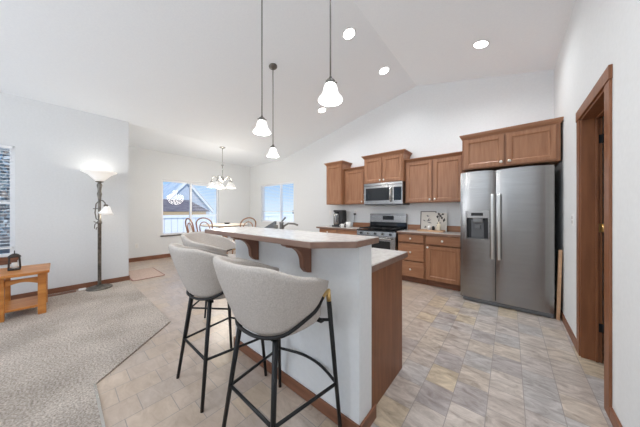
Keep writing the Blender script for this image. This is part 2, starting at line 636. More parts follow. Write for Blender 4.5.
window(1, 'x', BW[0], BW[1], BW[2], BW[3], YB + 0.03, YB + 0.15, -5.44)
window(2, 'y', DW[0], DW[1], DW[2], DW[3], XL - 0.15, XL - 0.03, 2.51)
window(3, 'y', LW[0], LW[1], LW[2], LW[3], XV - 0.09, XV - 0.03, -1.09, rail=1.36)
# sills
struct('trim_2', MB().box(XL - 0.05, XL + 0.03, DW[0] - 0.03, DW[1] + 0.03, DW[2] - 0.03, DW[2]), M['grey_metal'], bevel=0.004)
struct('trim_3', MB().box(XV - 0.05, XV + 0.03, LW[0] - 0.06, LW[1] + 0.03, LW[2] - 0.05, LW[2] - 0.0).box(XV, XV + 0.015, LW[0] - 0.04, LW[1] + 0.02, LW[2] - 0.1, LW[2] - 0.05), 'trimwood', bevel=0.004)


# blinds (open slats)
def blind(axis, a0, a1, zt, zb, w, label, sgn):
    loc = ((a0 + a1) / 2, w, zt) if axis == 'x' else (w, (a0 + a1) / 2, zt)
    b = root('window_blind', loc, label, 'blind', 'open blinds in the windows')

    def bx(mb, p0, p1, q0, q1, r0, r1):
        return mb.box(p0, p1, q0, q1, r0, r1) if axis == 'x' else mb.box(q0, q1, p0, p1, r0, r1)
    build('headrail', bx(MB(), a0, a1, w - 0.02, w + 0.02, zt - 0.035, zt), 'vinyl', b)
    sm = MB()
    z = zt - 0.07
    while z > zb:
        bx(sm, a0 + 0.005, a1 - 0.005, w - 0.02, w + 0.02, z - 0.003, z + 0.003)
        z -= 0.045
    build('slats', sm, 'vinyl', b)
    build('bottom_rail', bx(MB(), a0, a1, w - 0.018, w + 0.018, zb - 0.02, zb), 'vinyl', b)
    for f in (0.12, 0.88):
        p = a0 + (a1 - a0) * f
        build('cord', MB().tube([(p, w, zt - 0.03), (p, w, zb)] if axis == 'x' else [(w, p, zt - 0.03), (w, p, zb)], 0.0012, 5), 'vinyl', b)


blind('x', BW[0] + 0.02, BW[1] - 0.02, BW[3] - 0.004, 1.25, YB + 0.03, 'white slatted blind hanging open in the kitchen wall window', 1)
blind('y', 2.55, DW[1] - 0.05, DW[3] - 0.05, 1.15, XL - 0.03, 'white slatted blind in the right half of the dining window', 1)
blind('y', LW[0] + 0.02, LW[1] - 0.02, LW[3] - 0.004, 0.75, XV - 0.012, 'white slatted blind in the living room window at the left edge', 1)

# ------------------------------------------------------------------ outside the windows
struct('ground', MB().box(-60, 30, -40, 60, -0.5, -0.3), 'snow')
fn = root('vinyl_fence', (-11.5, 4, -0.3), 'white vinyl fence across the snowy yard beyond the dining window', 'fence')
fb = MB()
for i in range(60):
    fb.box(-11.53, -11.47, -3 + i * 0.25, -3 + i * 0.25 + 0.235, -0.3, 1.08)
build('boards', fb, 'vinyl', fn)
build('rail', MB().box(-11.46, -11.41, -3, 12, 0.95, 1.07), 'vinyl', fn)
hs = root('garden_shed', (-14.5, 4.3, -0.3), 'low tan outbuilding with a grey shingle roof just beyond the white fence', 'shed')
build('walls', MB().box(-15.8, -13.2, 2.4, 5.45, -0.3, 1.25), 'siding', hs)
build('roof', MB().quadify([(-13.17, 2.2, 1.24), (-13.17, 5.68, 1.24), (-16.0, 5.68, 1.24), (-16.0, 2.2, 1.24), (-14.5, 2.2, 1.92), (-14.5, 5.0, 1.92)],
                           [(0, 1, 5, 4), (1, 2, 5), (2, 3, 4, 5), (3, 0, 4), (0, 3, 2, 1)]), 'roof', hs)
g = root('gabled_house', (-19, 5.7, -0.3), 'pale gabled house whose white roof board slants across the right dining window pane', 'house')
build('gable_wall', MB().prism([(4.0, 1.5), (7.3, 1.5), (5.745, 3.36)], -17.6, -17.1, 'x').box(-23, -17.1, 4.1, 7.3, -0.3, 1.5), 'pale_siding', g)
build('rake_board', MB().prism([(5.745, 3.42), (7.50, 1.35), (7.50, 1.13), (5.745, 3.2), (3.9, 1.2), (3.9, 1.42)], -17.1, -16.9, 'x'), 'vinyl', g)
build('roof', MB().prism([(5.745, 3.52), (7.55, 1.40), (7.55, 1.36), (5.745, 3.43), (3.85, 1.4), (3.85, 1.44)], -23.2, -16.9, 'x'), 'snow', g)


def tree(name, x, y, h, rad, label, leaf, group, n=420, seed=1):
    rnd = random.Random(seed)
    t = root(name, (x, y, -0.3), label, 'tree', group)
    tm = MB().tube([(x, y, -0.3), (x + 0.05, y, h * 0.5), (x, y + 0.04, h * 0.92)], [0.09, 0.06, 0.015], 7)
    for i in range(16):
        a = rnd.uniform(0, 2 * PI)
        z = rnd.uniform(h * 0.25, h * 0.8)
        L = rad * rnd.uniform(0.5, 1.0)
        tm.tube([(x, y, z), (x + L * 0.6 * math.cos(a), y + L * 0.6 * math.sin(a), z + L * 0.35), (x + L * math.cos(a), y + L * math.sin(a), z + L * 0.75)], [0.03, 0.018, 0.006], 5)
    build('trunk', tm, 'bark', t)
    if n:
        lm = MB()
        for i in range(n):
            a = rnd.uniform(0, 2 * PI); u = rnd.uniform(-1, 1); rr_ = rad * rnd.random() ** 0.4
            s = math.sqrt(1 - u * u)
            c = Vector((x + rr_ * s * math.cos(a), y + rr_ * s * math.sin(a), h * 0.6 + rr_ * u * h * 0.42 / rad))
            d = Vector((rnd.uniform(-1, 1), rnd.uniform(-1, 1), rnd.uniform(-1, 1))).normalized()
            e1 = d.orthogonal().normalized() * rnd.uniform(0.05, 0.12)
            e2 = d.cross(e1).normalized() * rnd.uniform(0.03, 0.06)
            lm.quadify([c - e1, c + e2, c + e1, c - e2], [(0, 1, 2, 3)])
        o = build('foliage', lm, leaf, t)
    return t


tree('yellow_shrub', -12.2, 2.75, 1.45, 0.42, 'yellowish shrub peeking over the fence at the left of the dining window', 'shrub', None, 260, 4)
for i, (x, y, hh, r_, lb) in enumerate([(-8.2, -0.75, 3.6, 1.0, 'frosted leafy tree nearest to the living room window'),
                                        (-9.4, -3.0, 3.9, 1.1, 'frosted leafy tree left of the nearest one outside the living room window'),
                                        (-12.9, -1.6, 3.6, 1.2, 'frosted leafy tree furthest from the living room window')]):
    tree('frosted_tree', x, y, hh, r_, lb, 'foliage', 'trees outside the living room window', 1900, 11 + i)
struct('hills', MB().prism([(-60, -0.4), (30, -0.4), (30, 1.0), (10, 2.1), (-6, 1.5), (-18, 2.6), (-34, 1.9), (-46, 2.9), (-60, 1.6)], 55, 58, 'y'), 'hill')


# ------------------------------------------------------------------ cabinets
def shaker(mb, x0, x1, z0, z1, yf, fr=0.055, th=0.02):
    """shaker door/drawer face toward -Y; front plane at yf"""
    mb.box(x0, x0 + fr, yf, yf + th, z0, z1)
    mb.box(x1 - fr, x1, yf, yf + th, z0, z1)
    mb.box(x0 + fr, x1 - fr, yf, yf + th, z0, z0 + fr)
    mb.box(x0 + fr, x1 - fr, yf, yf + th, z1 - fr, z1)
    e_ = 0.012
    # sloped inner bead and recessed panel
    a0, a1, b0, b1 = x0 + fr, x1 - fr, z0 + fr, z1 - fr
    yp = yf + 0.011
    mb.quadify([(a0, yf + 0.002, b0), (a1, yf + 0.002, b0), (a1, yf + 0.002, b1), (a0, yf + 0.002, b1), (a0 + e_, yp, b0 + e_), (a1 - e_, yp, b0 + e_), (a1 - e_, yp, b1 - e_), (a0 + e_, yp, b1 - e_)],
               [(0, 1, 5, 4), (1, 2, 6, 5), (2, 3, 7, 6), (3, 0, 4, 7), (4, 5, 6, 7)])
    mb.box(a0, a1, yp + 0.001, yf + th - 0.001, b0, b1)
    return mb


def knob(x, z, yf, parent):
    k = MB().lathe([(0.006, 0), (0.006, 0.012), (0.015, 0.017), (0.018, 0.023), (0.014, 0.030), (0.0, 0.032)], (x, yf, z), 14, Matrix.Rotation(R(90), 4, 'X'))
    o = build('knob', k, 'nickel', parent)
    return o


def crown(mb, x0, x1, yf, yb, z0, proj=0.045, h=0.065, left=True, right=True):
    """stepped, flared crown moulding on front and exposed ends"""
    prof = [(0.004, 0), (0.010, h * 0.22), (0.022, h * 0.5), (proj * 0.85, h * 0.78), (proj, h * 0.8), (proj, h)]
    n = len(prof)
    vs, fs = [], []
    for p, z in prof:
        l = x0 - (p if left else 0)
        r = x1 + (p if right else 0)
        vs += [(l, yb, z0 + z), (l, yf - p, z0 + z), (r, yf - p, z0 + z), (r, yb, z0 + z)]
    for i in range(n - 1):
        for k in range(4):
            fs.append((i * 4 + k, i * 4 + (k + 1) % 4, (i + 1) * 4 + (k + 1) % 4, (i + 1) * 4 + k))
    fs += [(0, 1, 2, 3), ((n - 1) * 4, (n - 1) * 4 + 1, (n - 1) * 4 + 2, (n - 1) * 4 + 3)]
    return mb.quadify(vs, fs)


def upper(label, x0, x1, z0, z1, yf, doors, knobs, ch=0.065, left=True, right=True, kz=0.05, group='upper cabinets on the back wall', proj=0.045):
    c = root('wall_cabinet', ((x0 + x1) / 2, YB, z0), label, 'cabinet', group)
    bd = MB().box(x0, x1, yf + 0.022, YB, z0, z1)
    build('body', bd, 'wood', c, bevel=0.002)
    build('crown_molding', crown(MB(), x0, x1, yf + 0.022, YB, z1 - 0.008, proj, ch, left, right), 'wood_h', c)
    for (a, b), ks in zip(doors, knobs):
        d = build('door', shaker(MB(), a, b, z0 + 0.014, z1 - 0.022, yf, 0.052), 'wood', c, bevel=0.0025)
        if ks is not None:
            knob(ks, z0 + kz, yf, d)
    return c


upper('tall narrow wood wall cabinet at the left end of the row', -3.27, -2.83, 1.40, 2.305, 4.05, [(-3.255, -2.845)], [None])
upper('short wood wall cabinet between the tall end cabinet and the microwave', -2.83, -2.29, 1.40, 2.15, 4.15, [(-2.79, -2.335)], [-2.37], ch=0.05, left=False, right=False)
upper('raised double-door wood cabinet directly above the microwave', -2.275, -1.475, 1.80, 2.31, 4.05, [(-2.255, -1.888), (-1.866, -1.497)], [-1.915, -1.838], right=True)
upper('wide double-door wood wall cabinet right of the microwave', -1.475, -0.535, 1.40, 2.15, 4.15, [(-1.45, -1.018), (-0.992, -0.575)], [-1.045, -0.965], ch=0.05, left=False, right=False)
upper('wide wood cabinet over the refrigerator', -0.512, 0.445, 1.825, 2.26, 3.70, [(-0.488, -0.055), (-0.03, 0.41)], [-0.085, -0.002], kz=0.055, ch=0.06, right=True, proj=0.03)
# side filler panel between cabinet run and fridge cabinet is part of the wall trim


def basecab(label, x0, x1, yf, group='lower cabinets along the back wall'):
    c = root('base_cabinet', ((x0 + x1) / 2, yf, 0), label, 'cabinet', group)
    build('body', MB().box(x0, x1, yf + 0.045, YB - 0.015, 0.1, 0.85).box(x0, x0 + 0.012, yf + 0.021, yf + 0.045, 0.1, 0.85).box(x1 - 0.012, x1, yf + 0.021, yf + 0.045, 0.1, 0.85), 'wood', c, bevel=0.002)
    build('toe_kick', MB().box(x0, x1, yf + 0.09, YB - 0.015, 0, 0.1), 'trimwood', c)
    return c


def drawer(c, x0, x1, z0, z1, yf, kx=True):
    d = build('drawer', MB().box(x0, x1, yf, yf + 0.02, z0, z1), 'wood_h', c, bevel=0.004)
    if kx:
        knob((x0 + x1) / 2, (z0 + z1) / 2, yf, d)


YC = 3.95
c = basecab('three-drawer wood base cabinet right of the range', -1.535, -1.078, YC)
drawer(c, -1.52, -1.09, 0.705, 0.838, YC)
drawer(c, -1.52, -1.09, 0.39, 0.685, YC)
drawer(c, -1.52, -1.09, 0.115, 0.37, YC)
c = basecab('wood base cabinet with one drawer and one door beside the refrigerator', -1.072, -0.545, YC)
drawer(c, -1.055, -0.57, 0.695, 0.838, YC)
d = build('door', shaker(MB(), -1.055, -0.57, 0.115, 0.675, YC, 0.058), 'wood', c, bevel=0.0025)
knob(-1.028, 0.65, YC, d)
c = basecab('wood base cabinet left of the range under the coffee maker', -3.40, -2.355, YC)
drawer(c, -3.385, -2.885, 0.72, 0.838, YC)
drawer(c, -2.87, -2.37, 0.72, 0.838, YC, False)
for a, b, kx in ((-3.385, -2.885, -2.91), (-2.87, -2.37, -2.84)):
    d = build('door', shaker(MB(), a, b, 0.115, 0.70, YC, 0.058), 'wood', c, bevel=0.0025)
    knob(kx, 0.65, YC, d)


def worktop(label, x0, x1, bs0, bs1):
    c = root('countertop', ((x0 + x1) / 2, YB, 0.85), label, 'countertop', 'countertops along the back wall')
    build('edge_trim', MB().box(x0, x1, 3.92, YB, 0.85, 0.884), 'bartrim', c, bevel=0.003)
    build('laminate', MB().box(x0 + 0.004, x1 - 0.004, 3.93, YB - 0.002, 0.884, 0.889), 'laminate', c)
    build('backsplash', MB().box(bs0, bs1, YB - 0.02, YB, 0.889, 0.99), 'wood_h', c, bevel=0.003)


worktop('short countertop left of the range holding the coffee maker', -3.46, -2.355, -2.76, -2.33)
worktop('countertop between range and refrigerator with the leaning prints', -1.54, -0.54, -1.515, -0.54)

# ------------------------------------------------------------------ range
X0, X1 = -2.345, -1.545
rg = root('gas_range', ((X0 + X1) / 2, YB, 0), 'stainless gas range with black grates between the base cabinets', 'range')
build('body', MB().box(X0, X1, 3.92, YB - 0.02, 0.09, 0.86), 'steel_dark', rg)
build('base', MB().box(X0 + 0.02, X1 - 0.02, 3.98, YB - 0.02, 0, 0.09), 'blackplastic', rg)
build('cooktop', MB().box(X0, X1, 3.90, YB - 0.06, 0.86, 0.885), 'blackglass', rg, bevel=0.004)
gr = MB()
for k in range(3):
    a = X0 + 0.03 + k * 0.25
    b = a + 0.24
    gr.tube([(a, 3.96, 0.912), (b, 3.96, 0.912), (b, 4.36, 0.912), (a, 4.36, 0.912)], 0.008, 6, closed=True)
    for y in (4.06, 4.16, 4.26):
        gr.tube([(a, y, 0.912), (b, y, 0.912)], 0.007, 6)
    gr.tube([((a + b) / 2, 3.96, 0.912), ((a + b) / 2, 4.36, 0.912)], 0.007, 6)
    for px in (a, b):
        for py in (3.965, 4.355):
            gr.tube([(px, py, 0.884), (px, py, 0.912)], 0.007, 6)
build('grate', gr, 'black', rg)
cpn = build('control_panel', MB().prism([(3.895, 0.78), (3.92, 0.78), (3.92, 0.862), (3.905, 0.862)], X0, X1, 'x'), 'steel', rg, bevel=0.002)
for k in range(5):
    kx = X0 + 0.1 + k * (X1 - X0 - 0.2) / 4
    build('knob', MB().lathe([(0.024, 0), (0.023, 0.012), (0.019, 0.026), (0.0, 0.028)], (kx, 3.899, 0.82), 16, Matrix.Rotation(R(90), 4, 'X')), 'blackplastic' if k % 2 == 0 else 'grey_metal', cpn)
od = build('oven_door', MB().box(X0 + 0.004, X1 - 0.004, 3.885, 3.92, 0.22, 0.772), 'steel', rg, bevel=0.005)
build('window', MB().box(X0 + 0.1, X1 - 0.1, 3.881, 3.886, 0.33, 0.69), 'blackglass', od)
hm = MB().tube([(X0 + 0.06, 3.845, 0.74), (X1 - 0.06, 3.845, 0.74)], 0.012)
for px in (X0 + 0.09, X1 - 0.09):
    hm.tube([(px, 3.845, 0.74), (px, 3.886, 0.74)], 0.009)
build('handle', hm, 'chrome', od)
build('warming_drawer', MB().box(X0 + 0.004, X1 - 0.004, 3.89, 3.92, 0.1, 0.212), 'steel', rg, bevel=0.004)
bgd = build('backguard', MB().box(X0 + 0.04, X1 + 0.02, 4.38, YB - 0.012, 1.015, 1.19).box(X0 + 0.04, X1 + 0.02, 4.375, YB - 0.012, 1.165, 1.195), 'steel', rg, bevel=0.006)
build('riser', MB().box(X0 + 0.04, X1 + 0.02, 4.385, YB - 0.012, 0.892, 1.015), 'blackglass', rg)
build('display', MB().box(-2.01, -1.78, 4.372, 4.38, 1.07, 1.15), 'screen', bgd)

# ------------------------------------------------------------------ microwave
mw = root('microwave', (-1.875, YB, 1.375), 'stainless over-range microwave mounted under the raised cabinet', 'microwave')
build('body', MB().box(-2.27, -1.48, 4.075, YB, 1.375, 1.797), 'steel_dark', mw)
dr = build('door', MB().box(-2.27, -1.665, 4.05, 4.075, 1.385, 1.745), 'steel', mw, bevel=0.004)
build('window', MB().box(-2.225, -1.735, 4.045, 4.051, 1.455, 1.70), 'blackglass', dr)
build('handle', MB().tube([(-1.70, 4.052, 1.70), (-1.70, 4.015, 1.68), (-1.70, 4.008, 1.565), (-1.70, 4.015, 1.45), (-1.70, 4.052, 1.43)], 0.012), 'chrome', dr)
build('top_grille', MB().box(-2.27, -1.48, 4.047, 4.075, 1.75, 1.797), 'steel', mw, bevel=0.003)
cpm = build('control_panel', MB().box(-1.662, -1.48, 4.05, 4.075, 1.385, 1.745), 'steel', mw, bevel=0.003)
build('keypad', MB().box(-1.645, -1.50, 4.046, 4.051, 1.45, 1.70), 'blackglass', cpm)
build('bottom_plate', MB().box(-2.26, -1.49, 4.07, YB, 1.368, 1.376), 'blackplastic', mw)

# ------------------------------------------------------------------ refrigerator
FX0, FX1, FY = -0.528, 0.392, 3.674
fr = root('refrigerator', ((FX0 + FX1) / 2, 4.1, 0), 'tall stainless side-by-side refrigerator with dispenser near the right wall', 'refrigerator')
build('body', MB().box(FX0 + 0.004, FX1 - 0.004, FY + 0.075, 4.44, 0.03, 1.765), 'fridgeside', fr, bevel=0.004)
build('grille', MB().box(FX0 + 0.03, FX1 - 0.004, FY + 0.02, FY + 0.075, 0.012, 0.058).box(FX0 + 0.07, FX1 - 0.05, FY + 0.075, 4.4, 0.0, 0.03), 'greyplastic', fr, bevel=0.004)
SPX = -0.138


def fdoor(x0, x1, hole=None):
    """gently bowed door, built as strips so that a dispenser recess can be cut out"""
    mb = MB()
    def zt(x):
        return 1.775 + 0.012 * (1 - ((x - (x0 + x1) / 2) / ((x1 - x0) / 2)) ** 2)
    xs = [x0 + (x1 - x0) * i / 14 for i in range(15)]
    if hole:
        xs = sorted(set([x for x in xs if min(abs(x - hole[0]), abs(x - hole[1])) > 0.006] + [hole[0], hole[1]]))
    for a, b in zip(xs[:-1], xs[1:]):
        segs = [(0.062, None)]
        if hole and a >= hole[0] - 1e-6 and b <= hole[1] + 1e-6:
            segs = [(0.062, hole[2]), (hole[3], None)]
        for s0, s1 in segs:
            za, zb = (s1, s1) if s1 else (zt(a), zt(b))
            ya = FY + 0.012 * ((2 * (a - x0) / (x1 - x0) - 1) ** 4)
            yb = FY + 0.012 * ((2 * (b - x0) / (x1 - x0) - 1) ** 4)
            mb.quadify([(a, ya, s0), (b, yb, s0), (b, FY + 0.07, s0), (a, FY + 0.07, s0), (a, ya, za), (b, yb, zb), (b, FY + 0.07, zb), (a, FY + 0.07, za)],
                       [(3, 2, 1, 0), (4, 5, 6, 7), (0, 1, 5, 4), (2, 3, 7, 6), (1, 2, 6, 5), (3, 0, 4, 7)])
    return mb


DH = (-0.452, -0.215, 0.872, 1.150)
ld = build('freezer_door', fdoor(FX0, SPX - 0.004, DH), 'steel', fr)
rd = build('fridge_door', fdoor(SPX + 0.004, FX1), 'steel', fr)


def fhandle(x, parent):
    mb = MB()
    mb.box(x - 0.017, x + 0.017, FY - 0.06, FY - 0.036, 0.62, 1.465)
    for z in (0.64, 1.425):
        mb.box(x - 0.010, x + 0.010, FY - 0.036, FY + 0.006, z, z + 0.025)
    build('handle', mb, 'chrome', parent, bevel=0.006, seg=3)


fhandle(-0.170, ld)
fhandle(-0.103, rd)
dp = build('dispenser_frame', MB().box(-0.470, -0.452, FY - 0.004, FY + 0.01, 0.862, 1.25).box(-0.215, -0.197, FY - 0.004, FY + 0.01, 0.862, 1.25).box(-0.452, -0.215, FY - 0.004, FY + 0.01, 1.150, 1.25).box(-0.452, -0.215, FY - 0.004, FY + 0.012, 0.862, 0.874), 'steel', ld, bevel=0.003)
build('dispenser_recess', MB().box(-0.452, -0.215, FY + 0.06, FY + 0.068, 0.872, 1.15).box(-0.452, -0.449, FY + 0.005, FY + 0.06, 0.872, 1.15).box(-0.218, -0.215, FY + 0.005, FY + 0.06, 0.872, 1.15)
      .box(-0.452, -0.215, FY + 0.005, FY + 0.06, 0.872, 0.876), 'blackplastic', ld)
build('dispenser_backplate', MB().box(-0.405, -0.262, FY + 0.045, FY + 0.06, 0.876, 1.12), 'greyplastic', ld, bevel=0.004)
build('display', MB().box(-0.402, -0.270, FY - 0.006, FY - 0.002, 1.182, 1.222), 'screen', ld)
build('dispenser_chute', MB().box(-0.385, -0.275, FY + 0.012, FY + 0.06, 1.09, 1.15).box(-0.362, -0.30, FY + 0.02, FY + 0.05, 1.0, 1.06), 'steel_dark', ld, bevel=0.004)

# leaning board in the gap beside the fridge
lb = MB().quadify([(0.408, 3.70, 0.0), (0.438, 3.70, 0.0), (0.438, 3.76, 0.0), (0.408, 3.76, 0.0), (0.428, 3.70, 0.80), (0.458, 3.70, 0.80), (0.458, 3.76, 0.80), (0.428, 3.76, 0.80)],
                  [(3, 2, 1, 0), (4, 5, 6, 7), (0, 1, 5, 4), (1, 2, 6, 5), (2, 3, 7, 6), (3, 0, 4, 7)])
setp(build('wooden_board', lb, 'blond', loc=(0.42, 3.73, 0), bevel=0.003), 'narrow pale wooden board standing in the gap beside the refrigerator', 'board')

# ------------------------------------------------------------------ island: half wall, low cabinet, tops
HX0, HX1, HY0, HY1 = -1.93, -0.622, 1.06, 1.20
struct('wall_bar', MB().box(HX0, HX1, HY0, HY1, 0, 1.055), 'wall')
bb('baseboard_bar', MB().box(HX0 - BT, HX1 + BT, HY0 - BT, HY0, 0, BH).box(HX1, HX1 + BT, HY0 - BT, HY1 + 0.04, 0, BH).box(HX0 - BT, HX0, HY0 - BT, HY1, 0, BH))

br_ = root('bar_countertop', (-1.3, 1.05, 1.055), 'raised breakfast bar top with brown wood edge on the white half wall', 'countertop')
poly = [(-1.99, 0.81), (-0.754, 0.81), (-0.588, 0.976), (-0.588, 1.23), (-1.99, 1.23)]
build('edge_trim', MB().prism(poly, 1.055, 1.087, 'z'), 'bartrim', br_, bevel=0.002)
pol2 = [(-1.986, 0.814), (-0.756, 0.814), (-0.592, 0.978), (-0.592, 1.226), (-1.986, 1.226)]
build('laminate', MB().prism(pol2, 1.087, 1.0905, 'z'), 'laminate', br_)


def corbel(x, label):
    prof = [(HY0, 1.055), (HY0 - 0.22, 1.055), (HY0 - 0.222, 1.045), (HY0 - 0.205, 1.035), (HY0 - 0.185, 1.034)]
    for i in range(9):
        a = R(90) * i / 8
        prof.append((HY0 - 0.185 + 0.115 * math.sin(a), 1.026 - 0.115 * (1 - math.cos(a))))
    prof += [(HY0 - 0.066, 0.885), (HY0 - 0.052, 0.868), (HY0 - 0.035, 0.852), (HY0, 0.846)]
    o = build('corbel', MB().prism(prof, x - 0.042, x, 'x'), 'corbelwood', loc=(x - 0.02, HY0, 0.846), bevel=0.002)
    return setp(o, label, 'bracket', 'brackets under the bar top')


corbel(-0.975, 'dark scrolled wood bracket under the bar, nearest the chamfered end')
corbel(-1.56, 'dark scrolled wood bracket under the bar, beyond the nearest one')

ic = root('island_cabinet', (-1.29, 1.5, 0), 'brown island cabinet with a plain end panel behind the half wall', 'cabinet')
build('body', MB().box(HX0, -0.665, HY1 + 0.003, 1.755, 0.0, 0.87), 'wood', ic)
build('end_panel', MB().box(-0.665, -0.648, HY1 + 0.003, 1.765, 0.0, 0.87), 'jambwood', ic, bevel=0.002)  # darker wood here paints in the dimmer light low on the island
for k in range(3):
    a = HX0 + 0.02 + k * 0.415
    dmb = shaker(MB(), a, a + 0.4, 0.11, 0.85, 0, 0.055)
    for v in dmb.v:
        v.y = 1.777 - v.y
    d = build('door', dmb, 'wood', ic)
it = root('island_countertop', (-1.29, 1.5, 0.87), 'low pale countertop with brown edge behind the raised bar', 'countertop')
build('edge_trim', MB().box(HX0, -0.632, HY1, 1.85, 0.87, 0.908), 'bartrim', it, bevel=0.002)
build('laminate', MB().box(HX0, -0.636, HY1, 1.846, 0.908, 0.912), 'laminate', it)

# sink faucet and rack, behind the bar
fc = root('kitchen_faucet', (-1.66, 1.38, 0.912), 'chrome kitchen faucet rising behind the bar top', 'faucet')
build('body', MB().lathe([(0.03, 0), (0.03, 0.012), (0.02, 0.02), (0.018, 0.2), (0.021, 0.225), (0.0, 0.235)], (-1.66, 1.38, 0.912), 16), 'grey_metal', fc)
build('spout', MB().tube([(-1.66, 1.38, 1.05), (-1.65, 1.40, 1.10), (-1.63, 1.44, 1.125), (-1.60, 1.49, 1.12), (-1.58, 1.52, 1.105)], [0.011, 0.010, 0.009, 0.009, 0.010], 10), 'grey_metal', fc)
build('lever', MB().tube([(-1.66, 1.38, 1.14), (-1.65, 1.39, 1.155), (-1.625, 1.40, 1.185)], [0.007, 0.007, 0.009], 8), 'grey_metal', fc)
sy_ = root('sink_sprayer', (-1.70, 1.345, 0.912), 'small grey side sprayer standing left of the kitchen faucet', 'sprayer')
build('base', MB().lathe([(0.02, 0), (0.016, 0.02), (0.0, 0.022)], (-1.70, 1.345, 0.912), 12), 'grey_metal', sy_)
build('head', MB().lathe([(0.01, 0.02), (0.012, 0.12), (0.018, 0.17), (0.02, 0.2), (0.0, 0.205)], (-1.70, 1.345, 0.912), 12), 'grey_metal', sy_)
tr_ = root('drying_tray', (-1.86, 1.40, 0.912), 'tilted dark grey tray standing behind the left end of the bar', 'tray')
tm_ = MB().prism([(-1.925, 0.912), (-1.745, 0.912), (-1.745, 1.145), (-1.757, 1.145), (-1.925, 1.075)], 1.37, 1.39, 'y')
build('panel', tm_, 'greyplastic', tr_, bevel=0.004)
build('foot', MB().box(-1.90, -1.76, 1.35, 1.44, 0.912, 0.925), 'greyplastic', tr_)


# ------------------------------------------------------------------ bar stools
def ss(t):
    t = max(0, min(1, t))
    return t * t * (3 - 2 * t)


